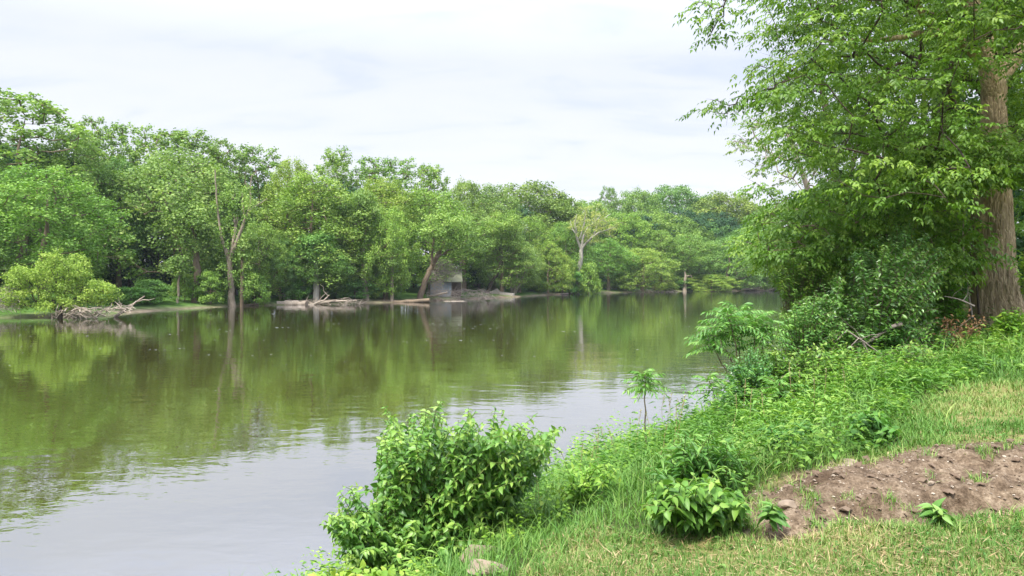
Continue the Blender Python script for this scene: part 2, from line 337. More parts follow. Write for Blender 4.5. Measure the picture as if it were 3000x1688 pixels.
def watermat():
    m, nt, N, L, o = newmat('river_water'); g = N.new('ShaderNodeNewGeometry'); pos = g.outputs['Position']
    mp = N.new('ShaderNodeMapping'); mp.inputs['Rotation'].default_value = (0, 0, .35); mp.inputs['Scale'].default_value = (.55, 1, 1); L.new(pos, mp.inputs[0])
    a = noise(N, L, .55, 2, mp.outputs[0], .5, .4); b_ = noise(N, L, 2.6, 3, mp.outputs[0], .55, .3); c_ = noise(N, L, 9, 2, mp.outputs[0], .5)
    msk = noise(N, L, .09, 3, mp.outputs[0], .6, 1); mr = N.new('ShaderNodeMapRange'); mr.inputs[1].default_value = .42; mr.inputs[2].default_value = .62; L.new(msk.outputs[0], mr.inputs[0])
    def mth(op, x, y):
        n = N.new('ShaderNodeMath'); n.operation = op
        for i, v in enumerate((x, y)):
            if isinstance(v, (int, float)): n.inputs[i].default_value = v
            else: L.new(v, n.inputs[i])
        return n.outputs[0]
    # little steep ripple heads, in patches
    pk = N.new('ShaderNodeMapRange'); pk.inputs[1].default_value = .62; pk.inputs[2].default_value = .74; L.new(c_.outputs[0], pk.inputs[0])
    pk2 = mth('MULTIPLY', pk.outputs[0], mth('MULTIPLY', mr.outputs[0], .022))
    h = mth('ADD', mth('ADD', mth('MULTIPLY', a.outputs[0], .013), mth('MULTIPLY', b_.outputs[0], .0052)), 0.)
    bp = N.new('ShaderNodeBump'); bp.inputs['Strength'].default_value = 1; bp.inputs['Distance'].default_value = 1; L.new(h, bp.inputs['Height'])
    d = N.new('ShaderNodeBsdfDiffuse'); n5 = noise(N, L, .05, 3, pos); rp = mramp(N, [(.3, (.058, .052, .009)), (.7, (.078, .071, .014))]); L.new(n5.outputs[0], rp.inputs[0]); L.new(rp.outputs[0], d.inputs[0])
    gl = N.new('ShaderNodeBsdfGlossy'); gl.inputs['Roughness'].default_value = .02; gl.inputs[0].default_value = (.93, .94, 1, 1); L.new(bp.outputs[0], gl.inputs['Normal'])
    fr = N.new('ShaderNodeFresnel'); fr.inputs[0].default_value = 1.9; L.new(bp.outputs[0], fr.inputs['Normal']); ff = N.new('ShaderNodeMath'); ff.operation = 'MULTIPLY_ADD'; ff.use_clamp = True; ff.inputs[1].default_value = .66; ff.inputs[2].default_value = .41; L.new(fr.outputs[0], ff.inputs[0])
    mx = N.new('ShaderNodeMixShader'); L.new(ff.outputs[0], mx.inputs[0]); L.new(d.outputs[0], mx.inputs[1]); L.new(gl.outputs[0], mx.inputs[2]); 
    # foam flecks drifting in broken streaks
    mf = N.new('ShaderNodeMapping'); mf.inputs['Rotation'].default_value = (0, 0, .55); mf.inputs['Scale'].default_value = (1, 1.25, 1); L.new(pos, mf.inputs[0])
    vf = N.new('ShaderNodeTexVoronoi'); vf.inputs['Scale'].default_value = 1.6; L.new(mf.outputs[0], vf.inputs['Vector'])
    ms = N.new('ShaderNodeMapping'); ms.inputs['Rotation'].default_value = (0, 0, .55); ms.inputs['Scale'].default_value = (.25, 1.2, 1); L.new(pos, ms.inputs[0])
    sn = noise(N, L, .5, 4, ms.outputs[0], .65, .4); th = N.new('ShaderNodeMapRange'); th.inputs[1].default_value = .47; th.inputs[2].default_value = .72; th.inputs[3].default_value = 0; th.inputs[4].default_value = .22; L.new(sn.outputs[0], th.inputs[0])
    sy = N.new('ShaderNodeSeparateXYZ'); L.new(pos, sy.inputs[0]); fy = N.new('ShaderNodeMapRange'); fy.inputs[1].default_value = 13; fy.inputs[2].default_value = 40; L.new(sy.outputs[1], fy.inputs[0])
    spk = mth('LESS_THAN', vf.outputs['Distance'], mth('MULTIPLY', th.outputs[0], fy.outputs[0])); fd = N.new('ShaderNodeBsdfDiffuse'); fd.inputs[0].default_value = (.42, .43, .42, 1)
    m2 = N.new('ShaderNodeMixShader'); L.new(mth('MULTIPLY', spk, .8), m2.inputs[0]); L.new(mx.outputs[0], m2.inputs[1]); L.new(fd.outputs[0], m2.inputs[2]); L.new(m2.outputs[0], o.inputs[0]); return m
# ------------------------------------------------------------------ the ground and the river
def axis(lo, hi, a, b, fine, grow=1.06):
    v = list(np.arange(a, b, fine)); s = fine; x = b
    while x < hi: v.append(x); s = min(s * grow, 4); x += s
    s = fine; x = a - fine; l = []
    while x > lo: l.append(x); s = min(s * grow, 4); x -= s
    return np.array(l[::-1] + v)
def make_ground():
    xs = axis(-420, 620, -2, 7.5, .04); ys = axis(-60, 700, 3, 9.5, .04)
    X, Y = np.meshgrid(xs, ys); x, y = X.ravel(), Y.ravel(); z = near_h(x, y)
    nx, ny = len(xs), len(ys); i = np.arange(ny - 1)[:, None] * nx; j = np.arange(nx - 1)[None]
    Q = np.stack([i + j, i + j + 1, i + nx + j + 1, i + nx + j], -1).reshape(-1, 4)
    b = Buf(); b.add(np.stack([x, y, z], 1), Q); o = b.build('ground', groundmat()); tag(o, kind='structure')
    pts = np.stack([x, y], 1); dn = seg_dist(pts, NEAR); df = seg_dist(pts, FAR); far = (df < dn) * 1.0
    m = (x > -4) & (x < 14) & (y > -2) & (y < 14); dirt = np.zeros(len(x)); turf = (dn > 4.2) * 1.0
    dirt[m] = np.clip((poly_sd(x[m], y[m], DIRT) + .25 * fbm(x[m] * 3, y[m] * 3, 4)) / .12 + .5, 0, 1)
    turf[m] = np.clip((poly_sd(x[m], y[m], LAWN) + .3 * fbm(x[m] * 2, y[m] * 2, 4)) / .3 + .5, 0, 1)
    bare = np.clip((fbm(x * .8 + 9, y * .8, 4) - .28) * 6, 0, 1) * turf * .5
    dirt = np.maximum(dirt, bare)
    sand = np.clip((2.2 + 1.4 * fbm(x * .15, y * .15, 3) - df) / 1.2, 0, 1)
    for nme, a in (('dirt', dirt), ('turf', turf), ('farside', far), ('sand', sand)):
        at = o.data.attributes.new(nme, 'FLOAT', 'POINT'); at.data.foreach_set('value', a.astype(np.float32))
make_ground()
b = Buf(); b.add([(-420, -60, 0), (620, -60, 0), (620, 700, 0), (-420, 700, 0)], [[0, 1, 2, 3]]); tag(b.build('river', watermat(), smooth=False), kind='structure')
# ------------------------------------------------------------------ far trees
def poisson(n, gen, dmin, tries=40):
    out = np.zeros((0, 3))
    for _ in range(n * tries):
        if len(out) >= n: break
        p = gen()
        if len(out) == 0 or np.min(np.linalg.norm(out - p, axis=1)) > dmin: out = np.vstack([out, p])
    return out
def clump_leaves(buf, c, rx, rz, n, size, axisxy=None, t='card', up=.42, mat=0, base=None, droop=0.):
    d = rdir(n); d[:, 2] = np.where((d[:, 2] < -.25) & (R.random(n) < .7), -d[:, 2], d[:, 2])
    rr = (R.random(n) ** .4)[:, None]
    p = c + d * rr * A(rx, rx, rz) * (1 + .35 * R.normal(size=(n, 1)) * .5)
    nr = unit(d * (1 - up) + A(0, 0, up) + .45 * R.normal(size=(n, 3))); al = unit(np.cross(nr, rdir(n)) + A(0, 0, -droop))
    s = size * R.uniform(.6, 1.35, n); base = R.random() if base is None else base
    leaves(buf, p, al, nr, s, s * .75, t, np.clip(base * .45 + R.random(n) * .55, 0, 1), mat)
def proto(H, cb, prof, nclump, rc, nleaf, size, trunk_r, dmin, kind='far', lean=0, bark='bark', tip=.03, droop=0., zr=.62, lobes=4, shell=.35, inner=0):
    tl = [(0, 0, -.5)] + [(lean * t * H * .8 + .02 * H * R.normal() * t, .02 * H * R.normal() * t, t * H * .86) for t in (.2, .4, .6, .8, 1)]
    tr = [trunk_r * q for q in (1.45, .95, .75, .5, .28, .08)]
    ph = R.uniform(0, 6.28, 4)
    def gen():
        t = R.random() ** .85; z = cb + (H - rc * zr - cb) * t; a = R.uniform(0, 6.283)
        rad = np.interp(t, [0, .25, .5, .75, 1], prof) * (1 + .22 * math.sin(lobes * a + ph[0] + t * 5) + .14 * math.sin(2 * a + ph[1] - t * 4))
        q = rad * (shell + (1 - shell) * R.random() ** .5)
        return A(q * math.cos(a) + lean * z * .8, q * math.sin(a), z)
    T = poisson(nclump, gen, dmin); sk = Skel(tl, tr, max(.12, cb / H * .8)); sk.grow(T, 1.0, .04)
    tb = Buf(); sk.mesh(tb, tip, 5, 10)
    lb = Buf()
    for c in T:
        k = R.uniform(.75, 1.25); clump_leaves(lb, c, rc * k, rc * zr * k, int(nleaf * k * k), size, droop=droop)
    root = empty('tree'); tb.build('trunk', M[bark], root); lb.build('crown', M[kind], root)
    V, _ = lb.arrays(); wd = np.percentile(V[:, 0], 98) - np.percentile(V[:, 0], 2)
    return [root, float(np.percentile(V[:, 2], 99.8)), float(wd), False]
PR = {
 'maple': [proto(20, cb_, pf_, 210, .92, 125, .235, .34, .95, zr=1.15, shell=.5, lobes=lb_, droop=.4) for cb_, pf_, lb_ in ((2.2, [3.6, 5.2, 5.0, 3.6, 1.0], 3), (3.5, [2.6, 4.6, 5.4, 4.6, 1.6], 5), (1.6, [3.2, 4.2, 4.8, 4.0, 1.4], 4), (5.0, [2.4, 4.4, 5.0, 3.2, .8], 3))],
 'airy': [proto(22, 8, [2.6, 4.0, 4.4, 3.6, 1.5], 190, .55, 52, .27, .34, .8, tip=.028, zr=1.1, shell=.1) for _ in range(3)],
 'droop': [proto(18, 2, [3.2, 4.8, 5.2, 4.2, 1.6], 210, .85, 130, .23, .36, .95, droop=1., zr=1.5, lobes=5, shell=.5) for _ in range(3)],
 'round': [proto(14, .8, [4.6, 5.6, 5.6, 4.4, 1.6], 210, .85, 120, .23, .25, .85, zr=1.0, shell=.55, lobes=5, droop=.3) for _ in range(3)],
 'shrub': [proto(4, .3, [1.9, 2.3, 2.2, 1.6, .6], 50, .6, 120, .2, .07, .5, zr=.7, shell=.5, tip=.012) for _ in range(2)],
 'hill': [proto(18, 5, [4.5, 6.5, 6.8, 5.4, 2.4], 170, 1.2, 120, .33, .4, 1.1, zr=.95, shell=.5) for _ in range(2)],
}
TREE_NAME = {'maple': 'maple_tree', 'airy': 'tall_tree', 'droop': 'drooping_tree', 'round': 'round_tree', 'shrub': 'shrub', 'hill': 'hill_tree'}
cnt = {}
def tree(dx, top, D, wdisp, kind, label, tint=(1, 1, 1), name=None, cat='tree', group=None, base=None, rz=None):
    lst = PR[kind]; i = cnt.get(kind, 0); cnt[kind] = i + 1; pr = lst[i % len(lst)]
    if not pr[3]: r = pr[0]; pr[3] = True
    else: r = copy_thing(pr[0])
    x = (dx * K - 512) / F * D; z0 = h1(x, D) if base is None else base; zt = CAMZ + (HOR - top * K) / F * D; H = zt - z0; W = wdisp * K / F * D
    r.location = (x, D, z0); r.rotation_euler = (0, 0, random.uniform(0, 6.28) if rz is None else rz); sx = W / pr[2]; r.scale = (sx, sx, H / pr[1])
    r.name = name or TREE_NAME[kind]
    for c in r.children: c.color = (*tint, 1)
    g = group or ('trees along the far bank' if D < 160 else 'trees on the wooded hill')
    tag(r, label, cat, g)
    return r
Yg = (1.25, 1.12, .8); Bg = (.85, .97, 1.05); Dk = (.82, .88, .88); Lt = (1.15, 1.15, 1.1); Ol = (1.05, .95, .75)
T = [
 (60, 232, 82, 270, 'airy', 'tallest tree at the far left, airy crown with dark limbs showing against the sky', Lt),
 (-90, 300, 80, 260, 'maple', 'leafy tree cut by the left edge, beside the tall airy tree', Dk),
 (110, 420, 69, 330, 'maple', 'broad bright green tree with layered boughs directly behind the yellow-green shrub', (.95, 1.1, .85)),
 (-60, 560, 66, 200, 'round', 'low dark green tree at the left edge, beside the broad layered tree', Dk),
 (185, 330, 86, 190, 'maple', 'tree just right of the tall airy one, its crown a little lower', Lt),
 (232, 296, 96, 120, 'airy', 'slim tree whose top pokes up right of the tallest left tree', (1, 1, 1)),
 (330, 312, 98, 150, 'airy', 'airy pointed tree on the skyline, left of the wide treetop above the silver-green maple', Lt),
 (300, 400, 90, 170, 'maple', 'shaded green tree filling the gap left of the silver-green maple', Bg),
 (465, 322, 102, 210, 'airy', 'wide open-topped tree on the skyline above the silver-green maple', (1, 1, .95)),
 (455, 385, 93, 320, 'droop', 'large silver-green maple with hanging foliage left of the dead forked tree', (1.12, 1.08, 1.1)),
 (560, 352, 104, 120, 'airy', 'slender tree on the skyline behind the dead forked tree', (1, 1, 1)),
 (650, 368, 106, 150, 'airy', 'tall airy tree on the skyline right of the dead forked tree', (.95, 1, .9)),
 (590, 470, 95, 170, 'maple', 'dark leafy tree standing behind the dead forked tree', Dk),
 (655, 560, 91, 120, 'droop', 'slim leafy maple hugging the right side of the dead forked tree', (1.15, 1.15, .95)),
 (735, 402, 101, 150, 'maple', 'yellowish green tree on the skyline, next right from the airy trees behind the snag', Yg),
 (790, 440, 97, 220, 'maple', 'broad pale green crown above the tree with the short white trunk', (1.15, 1.12, .9)),
 (800, 585, 93.5, 150, 'maple', 'mid green tree whose foliage hangs over the short white trunk', (.9, 1.05, .95)),
 (705, 600, 93, 110, 'round', 'small dark tree between the slim maple and the white trunk', Bg),
 (845, 374, 122, 120, 'airy', 'see-through tree forming the highest point of the middle skyline', (1.1, 1.1, .85)),
 (925, 396, 124, 130, 'airy', 'see-through skyline tree, second of the four airy ones in the middle', (1, 1.08, .85)),
 (1000, 398, 126, 130, 'airy', 'see-through skyline tree, third of the four airy ones in the middle', (1, 1.08, .9)),
 (1083, 412, 126, 110, 'airy', 'see-through skyline tree, rightmost of the four airy ones, before the dip', (1.05, 1.08, .8)),
 (890, 490, 101, 170, 'maple', 'leafy tree below the see-through trees, its long bare grey trunk showing', (1.08, 1.1, .95)),
 (960, 450, 112, 190, 'maple', 'light green tree directly below the second see-through skyline tree', Yg),
 (970, 520, 101, 160, 'droop', 'bright tree with vine-like foliage hanging to the ground left of the leaning trunk', (1.15, 1.2, .85)),
 (1085, 480, 116, 200, 'maple', 'leafy tree rising behind the leaning trunk left of the shed', (1.08, 1.12, .95)),
 (1170, 455, 142, 120, 'hill', 'blunt topped tree on the skyline just right of the dip after the see-through trees', (1.05, 1, .85)),
 (1240, 466, 140, 170, 'maple', 'large grey-green crown on the skyline behind the shed', (1.02, 1, 1)),
 (1335, 460, 172, 190, 'hill', 'dark olive rounded crown on the skyline at the top of the first rise', (.85, .82, .7)),
 (1405, 490, 172, 130, 'hill', 'olive tree on the skyline where the first rise slopes down to the right', (.85, .85, .7)),
 (1165, 540, 128, 140, 'airy', 'green tree right above the roof of the shed', (1, 1.05, .9)),
 (1262, 560, 130, 150, 'maple', 'leafy tree held up by a dark crooked leaning trunk right of the shed', (1.05, 1.05, .95)),
 (1205, 620, 142, 110, 'round', 'deep green undergrowth tree immediately right of the shed', Dk),
 (1305, 615, 138, 110, 'droop', 'grey-green tree above the pale forked stems beside the concrete slabs', (1.12, 1.08, 1.1)),
 (1335, 545, 148, 130, 'maple', 'tree behind the concrete slabs, a little taller than its neighbours', (1.1, 1.12, .8)),
 (1378, 610, 144, 110, 'round', 'bushy yellowish tree left of the white-limbed sycamore', (1.2, 1.15, .8)),
 (1420, 560, 155, 110, 'maple', 'mid green tree touching the left side of the white-limbed sycamore', (.95, 1.05, .85)),
 (1415, 640, 148, 60, 'round', 'small bright yellow-green tree low down left of the sycamore trunk', (1.4, 1.25, .8)),
 (1480, 505, 205, 130, 'hill', 'low tree in the dip of the skyline behind the white-limbed sycamore', (.95, 1, .8)),
 (1530, 470, 225, 60, 'airy', 'narrow tree with two rounded tops standing above the hill line', (.85, .9, .8)),
 (1600, 478, 235, 130, 'hill', 'rounded tree on the hilltop, first to the right of the narrow double-topped tree', (.9, .95, .75)),
 (1690, 468, 250, 150, 'hill', 'highest crown on the hill, dark with a flat rounded top', (.7, .85, .8)),
 (1780, 492, 245, 110, 'hill', 'dark crown in the shallow notch between the two hilltop domes', (.7, .85, .8)),
 (1830, 484, 235, 170, 'hill', 'large olive dome on the right shoulder of the hill', (.95, .85, .62)),
 (1890, 515, 235, 120, 'hill', 'olive tree sloping down at the right end of the hill', (.85, .82, .65)),
 (1560, 535, 190, 130, 'hill', 'bright green tree on the lower slope right of the sycamore top', (1.1, 1.15, .8)),
 (1640, 530, 205, 150, 'hill', 'pale olive crown halfway up the hill', (1.05, 1.05, .85)),
 (1720, 550, 205, 120, 'hill', 'green crown halfway up the hill, under its highest tree', (.95, 1, .8)),
 (1800, 560, 215, 130, 'hill', 'blue-green tree below the big olive dome', (.75, .95, .95)),
 (1880, 575, 200, 130, 'hill', 'shaded tree low on the right end of the hill', (.8, .95, .85)),
 (1530, 600, 168, 120, 'maple', 'mid green tree to the right of the sycamore trunk', (.9, 1.08, .85)),
 (1615, 625, 172, 170, 'round', 'spreading yellowish tree leaning over the water right of the sycamore', (1.22, 1.15, .85)),
 (1660, 580, 186, 130, 'maple', 'light green tree behind the spreading yellowish one', (1.1, 1.1, .9)),
 (1730, 590, 186, 140, 'maple', 'green tree above the broken grey stump on the far shore', (1, 1.08, .9)),
 (1830, 600, 186, 160, 'round', 'large pale blue-green tree at the water left of the right-hand foliage', (.95, 1.05, 1.05)),
 (1790, 690, 181, 110, 'round', 'low bright bush dome overhanging the water, right of the broken stump', (1.35, 1.25, .9)),
 (1900, 640, 192, 120, 'round', 'drooping green tree at the water just before the right-hand foliage begins', (1.0, 1.08, .95)),
 (1960, 570, 215, 140, 'maple', 'tree seen past the edge of the right-hand foliage, below the skyline', (.85, .95, .9)),
 (1985, 640, 205, 120, 'round', 'last low tree of the far bank before the near foliage hides it', (.9, 1.05, .85)),
 (2080, 600, 225, 160, 'maple', 'far bank tree glimpsed through gaps in the near foliage', (.85, .95, .85)),
 (2200, 600, 240, 200, 'hill', 'farthest tree on the far bank, behind the near foliage', (.8, .9, .8)),
]
for t in T: tree(*t[:6], tint=t[6])
SH = [
 (380, 702, 79, 110, 'leafy round shrub on the grassy bank between the fallen branch and the silver-green maple', (.9, 1.05, 1)),
 (330, 722, 76, 110, 'low green shrub on the bank right behind the pale fallen branch', (.7, .95, .75)),
 (465, 690, 84, 70, 'shrub at the foot of the silver-green maple, left of its trunk', (1.1, 1.15, .9)),
 (530, 680, 84, 70, 'shrub between the silver-green maple trunk and the dead forked tree', (1.1, 1.15, .9)),
 (640, 690, 87, 80, 'bright shrub just right of the dead forked tree', (1.05, 1.15, .85)),
 (750, 705, 93, 70, 'shrub left of the short white trunk', (.8, 1.05, 1)),
 (845, 700, 97, 60, 'small shrub right of the short white trunk', (.9, 1.05, .9)),
 (893, 700, 98, 90, 'dome of blue-green leaves on the bank above the driftwood heap', (.75, .95, 1.05)),
 (965, 690, 100, 80, 'bright shrub left of the leaning trunk', (1.15, 1.2, .85)),
 (1350, 705, 145, 50, 'small shrub on the grass right of the concrete slabs', (.9, 1.05, .8)),
 (1480, 660, 151, 70, 'bright low shrub right of the sycamore foot', (1.1, 1.15, .8)),
 (1432, 672, 150, 55, 'deep green shrub left of the sycamore foot', (.7, 1.0, .85)),
 (1530, 712, 172, 60, 'flattened shrub over fallen logs right of the sycamore', (1.25, 1.2, .85)),
 (1672, 708, 177, 60, 'brownish shrub over branches at the waterline left of the broken stump', (1.2, 1.0, .9)),
 (1560, 690, 176, 70, 'dark shrub under the spreading yellowish tree', (.75, .9, .8)),
 (1730, 700, 184, 70, 'dark shrub behind the broken grey stump', (.7, .9, .8)),
 (1960, 712, 196, 90, 'low shrub at the far waterline where the near foliage begins', (1.05, 1.15, .85)),
]
for s in SH: tree(s[0], s[1], s[2], s[3], 'shrub', s[4], tint=s[5], cat='shrub', group='shrubs on the far bank')
# the wood behind: one mass of foliage, its leaf colour darkened as shade, with dark stems
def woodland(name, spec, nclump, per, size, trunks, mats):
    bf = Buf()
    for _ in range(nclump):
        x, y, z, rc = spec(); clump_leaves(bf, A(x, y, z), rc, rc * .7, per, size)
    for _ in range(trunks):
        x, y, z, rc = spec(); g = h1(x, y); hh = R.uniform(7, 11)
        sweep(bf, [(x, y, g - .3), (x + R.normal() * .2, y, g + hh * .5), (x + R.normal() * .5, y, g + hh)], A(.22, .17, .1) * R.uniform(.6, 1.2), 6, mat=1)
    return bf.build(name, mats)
SKY = ([-400, 0, 100, 260, 480, 690, 850, 1080, 1130, 1250, 1330, 1440, 1560, 1700, 1830, 1900, 1990, 2400], [300, 260, 290, 340, 345, 405, 410, 440, 480, 480, 475, 525, 510, 480, 495, 530, 560, 560])
SHD = ([-400, 0, 330, 600, 900, 1100, 1290, 1450, 1680, 1900, 2400], [58, 64, 76, 88, 98, 110, 136, 160, 178, 194, 230])
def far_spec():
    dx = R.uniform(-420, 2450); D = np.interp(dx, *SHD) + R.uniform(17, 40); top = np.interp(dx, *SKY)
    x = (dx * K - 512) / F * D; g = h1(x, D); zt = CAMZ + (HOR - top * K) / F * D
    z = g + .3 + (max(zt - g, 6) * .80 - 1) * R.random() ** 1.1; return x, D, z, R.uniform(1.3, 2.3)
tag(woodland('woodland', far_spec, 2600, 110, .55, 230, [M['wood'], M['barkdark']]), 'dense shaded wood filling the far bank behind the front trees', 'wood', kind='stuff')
# ---- special trees on the far bank
def far_pts(lst, D): return [P(x, y, D) for x, y in lst]
def snag():
    D = 85; r = empty('dead_tree', (*P(583, 765, D)[:2], 0)); off = np.array(r.location)
    g = h1(off[0], off[1])
    def tube(name, lst, rad, parent=None, dy=0):
        bf = Buf(); p = np.array(far_pts(lst, D)) - off; p[:, 1] += np.linspace(0, dy, len(p))
        d = np.linspace(0, 1, len(p)); t = np.linspace(0, 1, len(p) * 4); q = np.stack([np.interp(t, d, p[:, k]) for k in range(3)], 1) + R.normal(size=(len(t), 3)) * .03
        sweep(bf, q, np.interp(t, d, rad) * .62, 8); return bf.build(name, M['snag'], r)
    tube('trunk', [(583, 775), (582, 740), (580, 690), (577, 660), (573, 630)], [.85, .62, .55, .55, .5])
    tube('limb', [(574, 650), (566, 622), (560, 600), (556, 560), (552, 500), (549, 430)], [.4, .32, .26, .2, .15, .1], dy=-1)
    tube('limb', [(577, 655), (584, 620), (588, 580), (591, 545)], [.42, .33, .3, .26], dy=.6)
    tube('stub', [(590, 560), (586, 542)], [.2, .16], dy=.3)
    tube('limb', [(580, 650), (598, 600), (610, 560), (622, 530), (626, 500), (624, 470), (626, 440), (640, 425)], [.42, .34, .28, .24, .18, .15, .1, .05], dy=1)
    tube('branch', [(622, 530), (640, 515), (662, 495)], [.15, .1, .05], dy=1.5); tube('branch', [(615, 545), (612, 510), (613, 488)], [.16, .13, .1], dy=-.5)
    tube('branch', [(626, 480), (618, 455), (622, 430)], [.1, .07, .03], dy=-.5)
    lb = Buf()
    for _ in range(46):
        c = P(R.uniform(535, 640), R.uniform(470, 720), D + R.uniform(-1.6, 1)) - off; clump_leaves(lb, c, .7, .9, 70, .23, droop=.5)
    lb.build('creeper_leaves', M['far'], r).color = (1.1, 1.12, .95, 1)
    tag(r, 'dead forked tree with bare tan limbs, standing on the far shore among leafy trees', 'dead tree')
snag()
def tree_by_hand(name, D, strokes, label, bark, tgt=None, nclump=0, rc=1., per=80, size=.25, leafm='far', tint=(1, 1, 1), cat='tree', zr=.7, tip=.02):
    """strokes: drawn outlines of trunk and limbs, (disp points, radii, depth offset at the end)"""
    base = P(*strokes[0][0][0], D); g = h1(base[0], D); r = empty(name, (base[0], D, g)); off = np.array(r.location); tb = Buf(); allp = []
    for k, (lst, rad, dy) in enumerate(strokes):
        p = np.array(far_pts(lst, D)) - off; p[:, 1] += np.linspace(0, dy, len(p))
        if k == 0: p[0, 2] = -.4
        d = np.linspace(0, 1, len(p)); t = np.linspace(0, 1, len(p) * 4); q = np.stack([np.interp(t, d, p[:, j]) for j in range(3)], 1)
        q[1:-1] += R.normal(size=(len(t) - 2, 3)) * .04
        sweep(tb, q, np.interp(t, d, rad), 8); allp.append(q)
    if tgt is not None:
        x0, x1, y0, y1, dep = tgt; lb = Buf()
        def gen():
            a = rdir(1)[0] * R.random() ** .4; c = P((x0 + x1) / 2 + a[0] * (x1 - x0) / 2, (y0 + y1) / 2 - a[2] * (y1 - y0) / 2, D) - off; c[1] += a[1] * dep; return c
        tg = poisson(nclump, gen, rc * .6); sk = Skel(np.concatenate(allp)[:2], [.01, .01]); sk.pos = [q for q in np.concatenate(allp)]; sk.par = [0] * len(sk.pos); sk.ok = [q[2] > (P(0, y1, D)[2] - off[2]) * .7 for q in sk.pos]; sk.nt = 0; sk.tp = np.array(sk.pos)
        sk.grow(tg, .8, .06); sk.mesh(tb, tip, 4, do_trunk=False, rmax=.14)
        for c in tg:
            if per: clump_leaves(lb, c, rc, rc * zr, per, size)
    tb.build('trunk', M[bark], r)
    if tgt is not None and per: o = lb.build('crown', M[leafm], r); o.color = (*tint, 1)
    tag(r, label, cat, None); return r
tree_by_hand('sycamore', 152, [([(1448, 742), (1455, 690), (1460, 655), (1462, 625)], [.75, .6, .5, .42], 0),
  ([(1462, 628), (1452, 605), (1447, 580), (1444, 560), (1448, 540)], [.36, .28, .22, .15, .06], -2), ([(1462, 628), (1466, 595), (1480, 570), (1500, 555), (1512, 540)], [.34, .28, .2, .14, .06], 1),
  ([(1463, 625), (1484, 600), (1505, 585), (1530, 578), (1545, 572)], [.3, .24, .18, .1, .04], -2), ([(1449, 590), (1438, 572), (1436, 555)], [.2, .12, .05], 1), ([(1490, 597), (1505, 560), (1525, 545), (1540, 535)], [.18, .14, .09, .04], 2), ([(1458, 600), (1470, 560), (1472, 530)], [.2, .14, .05], 0)],
  'sycamore with forked white limbs and a thin tan crown, on the far bank', 'barkpale', (1428, 1555, 516, 618, 5), 170, .7, 42, .22, 'far', (1.75, 1.3, 1.4), zr=.8)
tree_by_hand('leaning_tree', 103, [([(1053, 750), (1066, 715), (1080, 680), (1095, 652), (1108, 625), (1120, 590), (1135, 550)], [.5, .42, .38, .34, .28, .22, .1], 1), ([(1088, 665), (1086, 640), (1092, 610), (1090, 570)], [.24, .2, .16, .06], -1), ([(1096, 650), (1125, 630), (1150, 622), (1175, 600)], [.2, .14, .1, .04], 1)],
  'tree with a straight grey trunk leaning right over the bank left of the shed', 'bark', (1050, 1190, 530, 640, 4), 60, 1.2, 130, .28, tint=(1.08, 1.1, .95))
tree_by_hand('crooked_tree', 127, [([(1222, 745), (1235, 715), (1250, 690), (1258, 665), (1265, 645), (1262, 635)], [.42, .34, .3, .26, .24, .2], 0), ([(1264, 642), (1256, 630), (1252, 600)], [.18, .13, .05], 0), ([(1264, 640), (1277, 632), (1285, 600)], [.18, .13, .05], 1)],
  'crooked dark leaning trunk with a small leafy top, right of the shed', 'barkdark', (1215, 1320, 530, 625, 4), 45, 1.2, 120, .28, tint=(1.1, 1.1, .9))
tree_by_hand('forked_tree', 133, [([(1290, 748), (1295, 720), (1300, 690), (1306, 650)], [.35, .28, .22, .12], 0), ([(1291, 745), (1310, 710), (1320, 685), (1326, 660)], [.26, .2, .14, .08], 1), ([(1288, 746), (1284, 715), (1290, 680)], [.24, .18, .1], -.5)],
  'three pale stems fanning out at the waterline just right of the concrete slabs', 'snag', (1275, 1345, 595, 672, 3), 30, 1.0, 110, .25, tint=(1.15, 1.1, 1.05))
tree_by_hand('pale_trunk_tree', 92.5, [([(796, 752), (795, 720), (796, 690), (793, 640), (796, 590)], [.42, .38, .34, .26, .12], 0)], 'short white trunk, straight and thick, standing behind the driftwood heap', 'barkpale', (760, 835, 570, 660, 2.5), 26, 1.1, 140, .28, tint=(.85, 1.05, .95))
tree_by_hand('grey_trunk_tree', 98, [([(921, 745), (916, 700), (913, 650), (912, 610), (902, 575), (893, 555)], [.5, .38, .34, .3, .2, .1], 0), ([(912, 612), (918, 590), (922, 560)], [.2, .14, .06], 0)], 'tall bare grey trunk showing through the leaves above the blue-green dome', 'snag', (870, 945, 480, 570, 3), 26, 1.2, 140, .28)
tree_by_hand('maple_trunk_tree', 84.5, [([(493, 768), (496, 730), (497, 690), (492, 640), (485, 590), (478, 520)], [.62, .48, .42, .36, .3, .15], 0)], 'stout dark trunk with a narrow leafy head, in front of the silver-green maple', 'bark', (430, 550, 500, 640, 3.5), 40, 1.3, 170, .28, tint=(1.12, 1.1, 1.08), zr=1.1)
